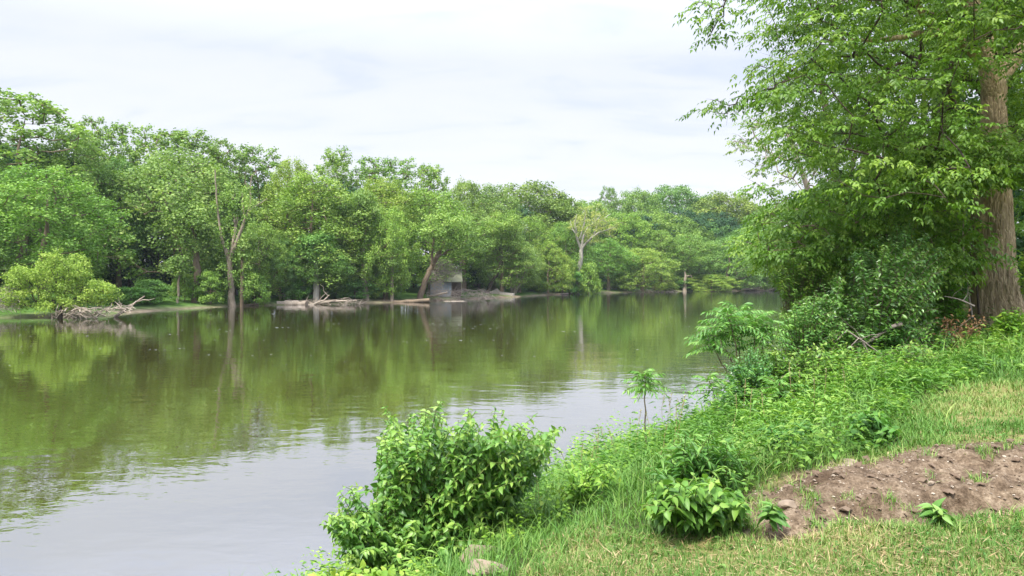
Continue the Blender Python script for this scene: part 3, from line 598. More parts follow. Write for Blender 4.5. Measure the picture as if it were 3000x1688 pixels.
for q, (x, yt, D, rr, lb, tg) in enumerate([
  (607, 600, 85.5, .2, 'thin straight trunk close to the right of the dead forked tree', (595, 650, 580, 660, 2)),
  (447, 640, 82, .13, 'thin leaning stem on the bank left of the silver-green maple trunk', (425, 475, 640, 700, 1.5)),
  (716, 620, 93, .15, 'thin pale stem on the bank midway between the dead forked tree and the white trunk', (695, 745, 610, 680, 2)),
  (1157, 600, 122, .25, 'straight grey trunk rising right beside the corner of the shed', (1135, 1195, 560, 630, 2.5)),
  (985, 640, 99, .22, 'pale slim trunk under the hanging vine-like foliage', (955, 1030, 610, 700, 2.5)),
  (1345, 620, 150, .25, 'pale trunk seen between the yellowish trees left of the sycamore', (1320, 1370, 570, 640, 2.5)),
  (1722, 690, 182, .5, None, None)]):
    if lb: tree_by_hand('slender_tree', D, [([(x, 765 - (D - 80) * .5), (x + 2, (yt + 740) / 2), (x - 3, yt)], [rr * 1.2, rr, rr * .5], 0)], lb, 'snag' if q != 0 else 'bark', tg, 14, .9, 110, .25)
tree_by_hand('broken_stump', 181, [([(1722, 738), (1722, 715), (1724, 695), (1722, 682)], [.6, .45, .35, .12], 0), ([(1726, 695), (1738, 692), (1742, 705)], [.2, .16, .08], 0)], 'broken grey stump with one hooked branch at the far waterline', 'snag', cat='stump')
# yellow-green shrub leaning over the water, with its driftwood
def willow():
    D = 60.5; c = P(150, 795, D); r = empty('willow_shrub', (c[0], D, .1)); off = A(c[0], D, .1)
    poly = [(10, 700), (60, 672), (120, 650), (160, 632), (200, 650), (215, 690), (235, 710), (290, 725), (295, 750), (240, 768), (170, 780), (90, 782), (30, 770), (0, 735)]
    tb = Buf(); lb = Buf()
    def gen():
        while True:
            p = A(R.uniform(0, 300), R.uniform(632, 785))
            if inside(p[None], poly)[0]: break
        q = P(p[0], p[1], D) - off; q[1] += R.uniform(-2.4, 2.4) * (1 - abs(p[0] - 150) / 200); return q
    tg = poisson(170, gen, .45); sk = Skel([(0, 0, -.3), (.2, 0, 1.), (.5, .2, 2.6)], [.22, .16, .06], .0); sk.grow(tg, .6, .06); sk.mesh(tb, .014, 5)
    for q in tg: clump_leaves(lb, q, .55, .5, 120, .15, droop=.3)
    tb.build('trunk', M['barkdark'], r); lb.build('foliage', M['willow'], r); tag(r, 'rounded yellow-green shrub leaning over the water at the far left', 'shrub')
willow()
def twig_mass(name, poly, D, dep, n, length, rad, label, mat='twig', up=.3, cat='driftwood', kind='stuff'):
    bf = Buf(); poly = [tuple(p) for p in poly]; pa = np.array(poly, float); lo, hi = pa.min(0), pa.max(0); k = 0
    while k < n:
        p = A(R.uniform(lo[0], hi[0]), R.uniform(lo[1], hi[1]))
        if not inside(p[None], poly)[0]: continue
        k += 1; q = P(p[0], p[1], D + R.uniform(-dep, dep)); d = unit(R.normal(size=3) * A(1, .6, .32 if up < .6 else .6) + A(0, 0, up * .8)); L = length * R.uniform(.4, 1.3)
        q[2] = max(q[2], .03); rr = rad * R.uniform(.4, 1.2); sweep(bf, curve(q - d * L * .5, q + d * L * .5, 4, R.uniform(-.1, .15), .05), A(rr, rr * .8, rr * .6, rr * .2), 4, cap=False)
    o = bf.build(name, M[mat]); tag(o, label, cat, kind=kind); return o
twig_mass('driftwood_tangle', [(115, 796), (150, 775), (220, 772), (330, 766), (340, 778), (250, 790), (210, 800)], 60, 1.4, 130, 1.2, .055, 'tangle of grey driftwood under the yellow-green shrub at the left', 'drift')
twig_mass('driftwood_tangle', [(700, 768), (720, 760), (800, 754), (880, 755), (920, 758), (890, 766), (800, 771)], 91, 1.5, 85, 1.9, .04, 'heap of bleached branches at the far shore below the white trunk', 'drift')
twig_mass('dead_shrub', [(1080, 760), (1070, 735), (1095, 730), (1200, 728), (1245, 735), (1240, 755), (1150, 762)], 106, 2, 560, 1.5, .024, 'grey brush heap at the waterline in front of the shed', 'twig', .1)
twig_mass('dead_shrub', [(1085, 745), (1080, 690), (1090, 655), (1120, 650), (1160, 680), (1165, 690), (1120, 690), (1110, 740)], 107, 1.6, 260, 1.9, .022, 'tall pale bare-twigged shrub in front of the left half of the shed', 'twig', .8, 'dead shrub', None)
twig_mass('dead_shrub', [(-20, 780), (-20, 735), (20, 720), (45, 745), (50, 780)], 61, 1.5, 170, 1.1, .018, 'grey leafless brush at the left edge beside the yellow-green shrub', 'twig', .5, 'dead shrub', None)
twig_mass('driftwood_tangle', [(1510, 738), (1530, 722), (1600, 730), (1700, 736), (1690, 742), (1560, 742)], 172, 2, 90, 3.5, .08, 'driftwood strung along the far waterline right of the sycamore', 'drift')
twig_mass('driftwood_tangle', [(1810, 738), (1880, 728), (1920, 720), (1945, 733), (1930, 738)], 190, 2, 50, 4, .1, 'heap of logs at the far right waterline, just before the near foliage', 'drift', .05)
def log(name, lst, D, rad, label, mat='drift', dy=0, branches=0, cat='log'):
    p = np.array(far_pts(lst, D)); p[:, 1] += np.linspace(0, dy, len(p)); off = p.mean(0).copy(); off[2] = p[:, 2].min(); r = empty(name, off); bf = Buf()
    d = np.linspace(0, 1, len(p)); t = np.linspace(0, 1, len(p) * 4); q = np.stack([np.interp(t, d, p[:, k]) for k in range(3)], 1) - off; q += R.normal(size=q.shape) * rad[0] * .12
    sweep(bf, q, np.interp(t, d, rad), 10); bf.build('stem', M[mat], r)
    for _ in range(branches):
        i = R.integers(2, len(q) - 1); b2 = Buf(); e = q[i] + unit(R.normal(size=3) * A(1, .5, .6) + A(0, 0, .5)) * R.uniform(.5, 1.3) * (rad[0] * 8 + .4)
        sweep(b2, curve(q[i], e, 4, .05, .05), A(.4, .3, .2, .08) * rad[0], 5); b2.build('branch', M[mat], r)
    tag(r, label, cat); return r
log('fallen_branch', [(288, 797), (310, 783), (335, 765), (364, 744)], 61.5, [.16, .12, .09, .04], 'long pale fallen branch poking up out of the water right of the yellow-green shrub', branches=2, cat='branch')
log('fallen_log', [(696, 767), (730, 764), (770, 764)], 90, [.5, .45, .4], 'thick pale log end lying at the left end of the bleached branch heap')
log('fallen_log', [(770, 768), (800, 763), (840, 757), (880, 757)], 91, [.2, .2, .16, .08], 'bleached log on the branch heap below the white trunk', branches=3)
log('fallen_log', [(785, 770), (795, 762), (815, 755), (828, 742)], 90, [.15, .13, .1, .06], 'forked bleached branch sticking up from the heap below the white trunk', branches=3)
log('fallen_log', [(905, 760), (960, 758), (1010, 760), (1080, 755)], 99, [.22, .25, .28, .3], 'long dark log lying at the waterline left of the brush heap', 'bark')
log('fallen_log', [(1080, 745), (1100, 742), (1125, 735)], 105, [.14, .17, .12], 'dark curved log on top of the brush heap in front of the shed', 'drift', branches=3)
log('fallen_log', [(1110, 760), (1140, 758), (1175, 759)], 104, [.14, .13, .1], 'pale log half in the water below the brush heap', 'drift')
log('fallen_log', [(1340, 742), (1380, 741), (1430, 738)], 147, [.2, .2, .15], 'thin straight log on the waterline left of the sycamore', 'drift')
log('fallen_log', [(1865, 728), (1895, 726), (1925, 735)], 189, [.35, .4, .3], 'thick log resting on the heap at the far right waterline', 'drift')
log('fallen_log', [(560, 768), (620, 766), (650, 765)], 87, [.12, .12, .08], 'thin dark log on the sandy shore below the dead forked tree', 'bark')
log('fallen_branch', [(1600, 742), (1620, 738), (1635, 732)], 172, [.14, .1, .06], 'bare branch slanting from the water left of the broken stump', branches=1, cat='branch')
def box(bf, c, s, rot=0, mat=0, tilt=0):
    V = np.array([(a, b_, c_) for a in (-.5, .5) for b_ in (-.5, .5) for c_ in (-.5, .5)]) * A(*s)
    ct, st = math.cos(tilt), math.sin(tilt); V = np.stack([V[:, 0] * ct - V[:, 2] * st, V[:, 1], V[:, 0] * st + V[:, 2] * ct], 1)
    cr, sr = math.cos(rot), math.sin(rot); V = np.stack([V[:, 0] * cr - V[:, 1] * sr, V[:, 0] * sr + V[:, 1] * cr, V[:, 2]], 1) + A(*c)
    bf.add(V, [[0, 1, 3, 2], [4, 6, 7, 5], [0, 4, 5, 1], [2, 3, 7, 6], [0, 2, 6, 4], [1, 5, 7, 3]], mat=mat)
def shed():
    D = 113; c = P(1120, 730, D); g = h1(c[0], D); r = empty('shed', (c[0], D, g), .12); W, dp = 4.8, 3.4
    z0 = 0.; hw = 2.95 - g
    bf = Buf(); box(bf, (-.75, -dp / 2, z0 + hw / 2), (3.4, .08, hw)); box(bf, (-W / 2 + .05, 0, z0 + hw / 2), (.08, dp - .1, hw)); box(bf, (0, dp / 2, z0 + hw / 2), (W, .08, hw)); bf.build('wall', M['bluewall'], r, False)
    bf = Buf()
    for k in range(9): box(bf, (-2.3 + k * .4, -dp / 2 - .05, z0 + hw / 2), (.035, .03, hw - .02))
    bf.build('battens', M['concrete'], r, False)
    for k in range(4):
        bf = Buf(); box(bf, (1.05 + k * .46, -dp / 2 + .02, z0 + hw / 2), (.12, .12, hw)); bf.build('post', M['darkwood'], r, False)
    bf = Buf(); box(bf, (1.7, dp / 2 - .5, z0 + hw / 2), (1.7, .06, hw)); bf.build('back_boards', M['darkwood'], r, False)
    bf = Buf(); hr = 1.75
    for s in (-1, 1):
        V = A(-W / 2 - .3, s * (dp / 2 + .4), z0 + hw - .15, W / 2 + .3, s * (dp / 2 + .4), z0 + hw - .15, W / 2 + .3, 0, z0 + hw + hr, -W / 2 - .3, 0, z0 + hw + hr).reshape(-1, 3)
        V2 = V + A(0, 0, .12); bf.add(np.vstack([V, V2]), [[0, 1, 2, 3], [4, 5, 6, 7], [0, 1, 5, 4], [2, 3, 7, 6], [0, 3, 7, 4], [1, 2, 6, 5]])
    bf.build('roof', M['mossroof'], r, False)
    for s in (-1, 1):
        bf = Buf(); bf.add([(s * (W / 2 - .02), -dp / 2, z0 + hw), (s * (W / 2 - .02), dp / 2, z0 + hw), (s * (W / 2 - .02), 0, z0 + hw + hr - .1)], [[0, 1, 2]]); bf.build('gable', M['darkwood'], r, False)
    bf = Buf(); box(bf, (0, 0, -.3), (W - .1, dp - .1, .6)); bf.build('footing', M['concrete'], r, False)
    tag(r, 'small shed with mossy gable roof and blue-grey wall, behind bare twigs on the far bank', 'shed')
shed()
def slab(lst, D, thick, label):
    c = P(*lst[0], D); r = Buf(); p = np.array(far_pts(lst, D)); p[:, 2] = np.maximum(p[:, 2], -.2); off = p.mean(0); p = p - off; n = len(p)
    q = p + A(.3, thick, .15); V = np.vstack([p, q]); r.add(V, [[i, (i + 1) % n, (i + 1) % n + n, i + n] for i in range(n)]); r.add(p, [[0, i, i + 1] for i in range(1, n - 1)]); r.add(q, [[0, i + 1, i] for i in range(1, n - 1)])
    o = r.build('concrete_slab', M['concrete'], smooth=False); o.location = off; tag(o, label, 'concrete slab')
slab([(1232, 735), (1246, 727), (1256, 737), (1258, 750), (1240, 748)], 127, 1.6, 'leftmost tilted concrete slab at the far waterline')
slab([(1256, 736), (1290, 740), (1292, 752), (1256, 752)], 126.5, 1.8, 'wide flat concrete slab beside the tilted one at the far waterline')
# ------------------------------------------------------------------ near right bank: trees
def gen_poly(poly, y0, y1, shape=1.):
    pa = np.array(poly, float); lo, hi = pa.min(0), pa.max(0)
    def g():
        while True:
            p = A(R.uniform(lo[0], hi[0]), R.uniform(lo[1], hi[1]))
            if inside(p[None], poly)[0]: break
        return P(p[0], p[1], R.uniform(y0, y1))
    return g
def compound(lb, base, d, n, Lr, ll, lw, t='lance', droop=.4, mat=0, rnd=None):
    """pinnate leaf: n pairs of leaflets along a drooping rachis, plus one at the tip (vectorised over leaves)"""
    m = len(base); d = unit(d); side = unit(np.cross(d, A(0, 0, 1) + .25 * R.normal(size=(m, 3)))); upv = np.cross(side, d)
    ps, al, nr = [], [], []
    for k in range(n + 1):
        f = (k + .6) / (n + .6); q = base + d * (Lr[:, None] * f) + A(0, 0, -1) * (droop * Lr[:, None] * f * f)
        dd = unit(d + A(0, 0, -1) * droop * 2 * f)
        if k == n: ps.append(q); al.append(dd); nr.append(upv)
        else:
            for s in (-1, 1): ps.append(q); al.append(unit(side * s + dd * .45 + A(0, 0, -.25) + .12 * R.normal(size=(m, 3)))); nr.append(unit(upv + .25 * R.normal(size=(m, 3))))
    c = len(ps); rn = np.tile(np.broadcast_to(R.random(m) if rnd is None else rnd, (m,)), c) * .6 + R.random(m * c) * .4
    s = R.uniform(.8, 1.2, m * c)
    leaves(lb, np.concatenate(ps), np.concatenate(al), np.concatenate(nr), ll * s, lw * s, t, rn, mat)
def canopy(name, trunk, trad, targets, label, leafm, bark, per=11, spray=.42, ll=.088, lw=.045, thin=None, tint=(1, 1, 1), tip=.006, start=.4, trunk_obj=None, pairs=2, cat='tree', group=None, expo=.5, rmax=1e9, t='lance', step=.45):
    trunk = np.array(trunk, float); off = trunk[0].copy(); r = empty(name, off); sk = Skel(trunk - off, trad, start); sk.grow(targets - off, step, .045)
    bb = Buf(); sk.mesh(bb, tip, 5, 14, expo, do_trunk=trunk_obj is None, rmax=rmax); tb2 = Buf(); lb = Buf()
    tg = targets - off; pos = np.array(sk.pos)
    for idx in sk.ch:
        e = pos[idx[-1]]; v = e - pos[idx[-2]]; v = unit(v + A(0, 0, -.25) * np.linalg.norm(v)); k = R.integers(int(per * .6), int(per * 1.4) + 1); sp = spray * R.uniform(.7, 1.4)
        if thin is not None and (e + off)[0] / (e + off)[1] < thin: k = max(4, int(k * .42)); sp *= .6
        an = R.uniform(0, 6.283, k); qr = sp * np.sqrt(R.random(k)); hv = unit(v * A(1, 1, .3) + A(1e-6, 0, 0)); ho = np.stack([np.cos(an), np.sin(an), 0 * an], 1)
        b0 = e + ho * qr[:, None] + A(0, 0, 1) * (.05 * R.normal(size=k) - .45 * qr ** 2 / sp * .8)[:, None]; dd = unit(ho * .8 + hv * .6 + R.normal(size=(k, 3)) * .35 * A(1, 1, .5) - A(0, 0, .25))
        compound(lb, b0, dd, pairs, R.uniform(.1, .17, k) * (ll / .085), ll, lw, t, droop=.22, rnd=np.full(k, R.random()))
        sweep(bb, [e - v * .1, e + v * sp * .8 - A(0, 0, .05)], [tip * .8, tip * .3], 3, cap=False)
    bb.build('branches' if trunk_obj else 'trunk', M[bark], r); o = lb.build('crown', M[leafm], r); o.color = (*tint, 1)
    tag(r, label, cat, group); return r, sk
def big_trunk(r, D=15.):
    bf = Buf(); off = np.array(r.location)
    ctr = [(2530, 850), (2510, 800), (2503, 740), (2497, 660), (2495, 560), (2497, 460), (2497, 360), (2499, 270), (2500, 210)]
    wid = [150, 122, 100, 94, 86, 74, 60, 50, 52]
    p = np.array([P(x, y, D) for x, y in ctr]); rad = np.array(wid) * K / F * D / 2; d = np.linspace(0, 1, len(p)); t = np.linspace(0, 1, 260); sides = 120
    q = np.stack([np.interp(t, d, p[:, k]) for k in range(3)], 1); 
    for k in range(3): q[:, k] = np.convolve(np.pad(q[:, k], 8, 'edge'), np.ones(17) / 17, 'valid')
    rr = np.interp(t, d, rad); rr = np.convolve(np.pad(rr, 8, 'edge'), np.ones(17) / 17, 'valid')
    a = np.linspace(0, 2 * np.pi, sides, endpoint=False); zz = q[:, 2][:, None] + 0 * a[None]; aa = a[None] + 0 * zz
    rg = 1 - 2 * np.abs(vnoise(aa * 9 + .8 * vnoise(zz * 2, aa * 3) * 3, zz * 2.2)) * 2; rg += .5 * vnoise(aa * 20, zz * 9)
    lump = 1 + .05 * vnoise(aa * 1.3 + 4, zz * .9) + .10 * np.exp(-((zz - p[3][2] - .9) / .18) ** 2) * np.maximum(0, np.cos(aa - 3.4)) + .28 * np.exp(-((zz - p[0][2]) / .45)) * np.maximum(0, np.sin(aa * 4))
    rad2 = rr[:, None] * lump + .022 * rg
    V = q[:, None] + np.stack([np.cos(aa) * rad2, np.sin(aa) * rad2, 0 * aa], -1); V = V.reshape(-1, 3) - off
    i = np.arange(len(t) - 1)[:, None] * sides; j = np.arange(sides)[None]; j2 = (j + 1) % sides
    bf.add(V, np.stack([i + j, i + j2, i + sides + j2, i + sides + j], -1).reshape(-1, 4))
    def limb(lst, rads, dy):
        pp = np.array([P(x, y, D) for x, y in lst]) - off; pp[:, 1] += np.linspace(0, dy, len(pp)); dd = np.linspace(0, 1, len(pp)); tt = np.linspace(0, 1, 30)
        qq = np.stack([np.interp(tt, dd, pp[:, k]) for k in range(3)], 1)
        for k in range(3): qq[2:-2, k] = np.convolve(qq[:, k], np.ones(5) / 5, 'valid')
        sweep(bf, qq, np.interp(tt, dd, rads), 24)
    limb([(2500, 250), (2488, 215), (2470, 150), (2440, 70), (2405, 0), (2380, -90), (2370, -200)], [.2, .22, .2, .18, .17, .14, .1], -.5)
    limb([(2500, 250), (2512, 205), (2555, 160), (2610, 110), (2680, 30), (2740, -100)], [.18, .2, .19, .17, .14, .1], .8)
    limb([(2475, 165), (2400, 118), (2330, 108), (2260, 118), (2150, 150), (2050, 160)], [.11, .09, .08, .065, .05, .03], -1.5)
    limb([(2400, 118), (2300, 95), (2230, 90), (2160, 30), (2110, -30)], [.07, .06, .05, .04, .03], -2.5)
    bf.build('trunk', M['barkbig'], r)
POLY_T1 = [(1925, -60), (1915, 60), (1950, 120), (1905, 190), (1930, 240), (1975, 330), (2010, 400), (2110, 470), (2230, 520), (2330, 560), (2440, 470), (2440, 60), (2900, -50), (2900, -400), (2000, -400)]
D1 = 15.; tr1 = [P(2515, 830, D1), P(2497, 660, D1), P(2497, 460, D1), P(2499, 240, D1), P(2430, 50, D1) + A(0, -.3, 0), P(2380, -150, D1) + A(0, -.5, 0)]
tg = poisson(900, gen_poly(POLY_T1, 10.5, 19.5), .3, 6)
def clear(tg):
    px = 512 + tg[:, 0] / tg[:, 1] * F; py = HOR - (tg[:, 2] - CAMZ) / tg[:, 1] * F
    return tg[~((np.abs(px - 992) < 27) & (((py > 62) & (py < 128)) | (py > 192)) & (tg[:, 1] < 15.8))]
tg = clear(tg)
extra = np.array([P(2090, 60, 13), P(2060, 20, 12.5), P(2030, -20, 12.3), P(1965, -60, 12.2), P(1900, -80, 12), P(1850, -50, 12), P(1836, -20, 11.8), P(1820, 0, 12), P(1808, 20, 11.9), P(1800, 45, 11.8), P(1793, 68, 11.8), P(1780, 92, 11.8), P(1765, 5, 12), P(1750, 12, 12), P(1820, 40, 12), P(1780, 12, 12.1), P(1790, 80, 12),
  P(2060, 150, 13), P(1985, 200, 12.8), P(1950, 215, 12.7), P(1900, 235, 12.6), P(1860, 242, 12.5), P(1820, 260, 12.5), P(1800, 250, 12.5), P(1770, 275, 12.4), P(1850, 262, 12.4), P(1830, 285, 12.4), P(1890, 180, 12.6), P(1910, 165, 12.6), P(1905, 250, 12.6), P(1925, 225, 12.8)])
right = clear(poisson(150, gen_poly([(2440, 330), (2700, 300), (2700, -50), (2440, -50)], 11, 19), .33, 6))
skirt = poisson(150, gen_poly([(2300, 350), (2420, 330), (2560, 340), (2620, 400), (2600, 440), (2480, 430), (2380, 470), (2300, 450)], 12.2, 14.2), .22, 6)
r1, sk1 = canopy('shade_tree', tr1, [.4, .3, .26, .2, .18, .1], clear(np.vstack([tg, extra, right, skirt])), 'massive shade tree with thick furrowed trunk at the right edge, boughs sweeping over the water', 'elder', 'barkdark', per=21, tip=.005, start=.45, thin=.368, trunk_obj=True, tint=(1.05, 1.02, 1), rmax=.045, spray=.5)
big_trunk(r1, D1)
# a second tree close behind it
x2 = P(2370, 700, 19.5); g2 = h1(x2[0], 19.5)
tg = poisson(520, gen_poly([(2080, 260), (2100, 150), (2300, -60), (2560, -60), (2700, 300), (2640, 560), (2400, 640), (2200, 600), (2060, 500), (2010, 380)], 16.5, 24), .42, 6)
canopy('ash_tree', [(x2[0], 19.5, g2 - .2), P(2375, 500, 19.5), P(2385, 300, 19.5), P(2370, 120, 19.5), P(2390, -100, 19.5)], [.3, .25, .22, .17, .06], tg, 'dark-trunked leafy tree standing close behind the massive shade tree', 'elder', 'barkdark', per=19, ll=.10, lw=.052, tint=(.78, .9, .95), tip=.006, start=.35, spray=.55, rmax=.05)
# box elder leaning over the river, its light foliage hanging low
x3 = P(2330, 800, 17); g3 = h1(x3[0], 17)
POLY_T3 = [(1900, 560), (1960, 505), (2030, 470), (2150, 440), (2300, 470), (2430, 520), (2470, 640), (2440, 700), (2300, 680), (2250, 700), (2130, 700), (2040, 690), (1990, 660), (1950, 640), (1890, 640), (1880, 600)]
tg = poisson(400, gen_poly(POLY_T3, 13.2, 18), .3, 6)
tip3 = np.array([P(1920, 620, 15), P(1905, 585, 15), P(1895, 650, 14.6), P(1930, 660, 14.6), P(1915, 470, 17), P(1905, 462, 17), P(1945, 500, 17), P(1960, 520, 17), P(1990, 480, 17), P(1930, 480, 17)])
canopy('box_elder', [(x3[0], 17, g3 - .2), P(2320, 720, 17), P(2280, 620, 16.7), P(2200, 560, 16.4), P(2090, 530, 16)], [.2, .17, .14, .1, .04], np.vstack([tg, tip3]), 'low spreading tree with light drooping leaves leaning over the river, left of the thick trunk', 'elder', 'bark', per=20, ll=.095, lw=.052, tint=(1.3, 1.25, 1.5), start=.3, spray=.45, rmax=.05)
# sparse tree on the bank beyond
x4 = P(2080, 760, 27); g4 = h1(x4[0], 27)
tg = poisson(110, gen_poly([(1845, 330), (1870, 300), (1960, 270), (2060, 330), (2120, 420), (2060, 500), (1960, 460), (1900, 430), (1835, 400)], 25, 29), .42, 10)
canopy('sparse_tree', [(x4[0], 27, g4), P(2070, 600, 27), P(2045, 520, 27), P(2020, 440, 27), P(1990, 360, 27), P(1960, 300, 27)], [.17, .14, .12, .09, .06, .02], tg, 'sparse-leaved tree with thin pale twigs against the sky, left of the dense canopy', 'elder', 'twig', per=6, ll=.09, lw=.06, tint=(1.25, 1.05, 1.5), start=.35, tip=.008, spray=.3)
# understory wood behind the trunk on the near bank
def near_spec():
    y = R.uniform(21, 46); x = R.uniform(.46 * y, 1.1 * y); g = h1(x, y); z = g + R.uniform(.2, max(1, 5.2 * y / 30 + (2.5 if x > .66 * y else 0))); return x, y, z, R.uniform(.7, 1.3)
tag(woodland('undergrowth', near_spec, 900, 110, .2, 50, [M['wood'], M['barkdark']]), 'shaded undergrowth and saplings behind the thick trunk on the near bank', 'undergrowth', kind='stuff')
# ------------------------------------------------------------------ shrubs and plants of the near bank
def shrub(name, poly, y0, y1, bases, ntips, label, leafm, leafL, ratio=.5, pairs=8, bare=.45, t='ovate', bend=.25, tint=(1, 1, 1), stemr=.006, cat='shrub', group=None, dmin=.1, droop=.35, up=.8, stem='stem', sprigs=0):
    bases = np.array(bases, float); off = bases.mean(0); r = empty(name, off); tg = poisson(ntips, gen_poly(poly, y0, y1), dmin, 8) - off; bs = bases - off
    if sprigs:
        cc = tg.mean(0); q = tg[np.argsort(-(tg[:, 2] + .45 * np.abs(tg[:, 0] - cc[0])))[:sprigs * 3]][R.permutation(min(len(tg), sprigs * 3))[:sprigs]]; tg = np.vstack([tg, q + unit((q - bs.mean(0)) + A(0, 0, .5)) * R.uniform(.05, .17, len(q))[:, None]])
    sb = Buf(); lb = Buf(); PS, AL, NR, LL, RN = [], [], [], [], []
    for q in tg:
        b0 = bs[np.argmin(np.linalg.norm((bs - q) * A(1, 1, .2), axis=1) + R.uniform(0, .3, len(bs)))]; L = np.linalg.norm(q - b0)
        n = 9; u = np.linspace(0, 1, n)[:, None]; c = b0 + (q - b0) * u + A(0, 0, bend * L) * (u * (1 - u)) * 1.6 + R.normal(size=(n, 3)) * .012 * L * u
        sweep(sb, c, np.linspace(stemr * 1.3, stemr * .4, n), 4, cap=False, rnd=R.random())
        lo = max(0, 1 - pairs * leafL * .75 / L) if bare is None else max(bare, 1 - pairs * leafL * .8 / L)
        cr = R.random()
        for k in range(pairs):
            f = lo + (1 - lo) * (k + .5) / pairs; i = min(int(f * (n - 1)), n - 2); ff = f * (n - 1) - i; p = c[i] * (1 - ff) + c[i + 1] * ff; tn = unit(c[i + 1] - c[i])
            s1 = unit(np.cross(tn, A(0, 0, 1) if k % 2 else A(.6, .7, .2)) + .2 * R.normal(size=3)); sz = leafL * (1.1 - .5 * max(0, (f - .8) / .2)) * R.uniform(.75, 1.15)
            for s in (-1, 1):
                a = unit(s1 * s + tn * .35 + A(0, 0, -droop) + .2 * R.normal(size=3)); PS.append(p); AL.append(a); NR.append(unit(A(0, 0, up) + .3 * R.normal(size=3) - a * .2)); LL.append(sz); RN.append(min(1, cr * .45 + R.random() * .35 + .25 * (f > .85)))
    LL = np.array(LL); leaves(lb, np.array(PS), np.array(AL), np.array(NR), LL, LL * ratio, t, np.array(RN))
    sb.build('stems', M[stem], r); o = lb.build('foliage', M[leafm], r); o.color = (*tint, 1); tag(r, label, cat, group); return r
def gp(dx, Y, dz=0.): x = (dx * K - 512) / F * Y; return (x, Y, h1(x, Y) + dz)
BUSH = [(800, 1310), (870, 1210), (905, 1235), (900, 1290), (950, 1240), (965, 1190), (950, 1110), (975, 1050), (1010, 1070), (1060, 1065), (1075, 1022), (1110, 1030), (1130, 1062), (1180, 1068), (1190, 1035), (1215, 1060), (1240, 1045), (1270, 1075), (1310, 1055), (1340, 1085), (1390, 1070), (1410, 1090), (1390, 1150), (1380, 1190), (1330, 1240), (1300, 1290), (1240, 1370), (1150, 1380), (1050, 1430), (930, 1430), (850, 1400), (830, 1350)]
shrub('leafy_bush', BUSH, 5.3, 7.0, [gp(1080, 6.0), gp(1150, 6.3), gp(1010, 5.8), gp(1240, 6.5), gp(1100, 6.6), gp(950, 6.)], 760, 'large bright green leafy bush in the foreground, standing against the water', 'bush', .071, .54, 12, .35, dmin=.075, bend=.3, tint=(1.08, 1.02, .9), sprigs=60)
# shiny dark mound below the trees
MOUND = [(1960, 800), (2010, 740), (2090, 700), (2150, 640), (2230, 600), (2330, 600), (2380, 650), (2400, 720), (2350, 760), (2380, 800), (2330, 860), (2250, 880), (2150, 900), (2050, 930), (1960, 950), (1930, 900), (1940, 850)]
shrub('privet_shrub', MOUND, 11.2, 15., [gp(2150, 13), gp(2250, 13.3), (gp(2080, 12.5)), gp(2200, 12), gp(2300, 13.5)], 800, 'wide dark glossy shrub mound under the trees, arching over the bank', 'privet', .10, .45, 15, .3, t='fold', bend=.45, stemr=.007, dmin=.12, stem='bark', tint=(1.6, 1.38, .8), up=.5)
shrub('arching_shrub', [(2130, 640), (2200, 590), (2290, 560), (2360, 600), (2400, 640), (2330, 700), (2240, 720), (2150, 700)], 12.2, 14.5, [gp(2200, 13.3), gp(2300, 13.6), gp(2260, 13)], 170, 'grey-green arching shrub rising highest behind the dark mound', 'privet', .09, .4, 14, .35, t='fold', bend=.6, dmin=.14, stem='bark', tint=(1.9, 1.6, 1.3), up=.5)
shrub('viburnum_shrub', [(1950, 850), (1960, 780), (2030, 740), (2120, 800), (2160, 860), (2100, 900), (2000, 920)], 10.9, 12.4, [gp(2010, 11.6), gp(2100, 11.8)], 200, 'brighter green bushy growth on the river side of the dark mound', 'bush', .075, .5, 10, .3, t='fold', bend=.4, dmin=.12, stem='bark')
shrub('bramble', [(2180, 900), (2200, 840), (2290, 820), (2400, 830), (2420, 880), (2330, 920), (2230, 940)], 11.2, 12.6, [gp(2250, 11.9), gp(2350, 12.1)], 120, 'loose bramble growth at the right foot of the dark mound', 'herb', .075, .55, 8, .25, t='fold', bend=.5, dmin=.14, stem='bark', tint=(.8, .9, .9))
shrub('honeysuckle_shrub', [(1930, 700), (1960, 640), (2040, 620), (2130, 650), (2100, 720), (2040, 770), (1980, 830), (1950, 790), (1975, 740)], 13, 15.2, [gp(2040, 14.2), gp(2080, 14.5), gp(2010, 14.)], 330, 'lighter green leafy shrub hanging over the water between the low tree and the dark mound', 'bush', .08, .5, 11, .3, t='fold', bend=.5, dmin=.11, tint=(1.05, .95, .8), stem='bark')
shrub('round_leaved_shrub', [(1790, 1030), (1785, 960), (1830, 900), (1880, 870), (1940, 880), (1970, 950), (1980, 1020), (1920, 1060), (1840, 1050)], 9.0, 10.6, [gp(1890, 9.8), gp(1930, 9.9)], 260, 'dark small-leaved shrub at the water edge below the arching sumac', 'privet', .05, .7, 11, .3, t='fold', dmin=.09, tint=(1.1, 1.2, .8))
shrub('vine_tangle', [(1880, 930), (1920, 860), (2000, 880), (2100, 850), (2200, 880), (2330, 860), (2370, 900), (2280, 950), (2130, 985), (2000, 1010), (1900, 1020)], 9.4, 11.6, [gp(1960, 10.2), gp(2050, 10.4), gp(2150, 10.5), gp(2250, 10.8), gp(2320, 10.8)], 420, 'low leafy tangle at the foot of the dark mound', 'bush', .075, .6, 9, .2, t='fold', dmin=.09, tint=(1.05, .95, .8), stem='bark')
shrub('sapling', [(2380, 640), (2300, 700), (2330, 800), (2420, 790), (2450, 700)], 13.5, 15, [gp(2380, 14.2), gp(2400, 14.3)], 70, 'young leafy sapling in the shade just left of the thick trunk', 'elder', .12, .5, 8, .35, t='fold', dmin=.16, tint=(.9, 1.1, 1))
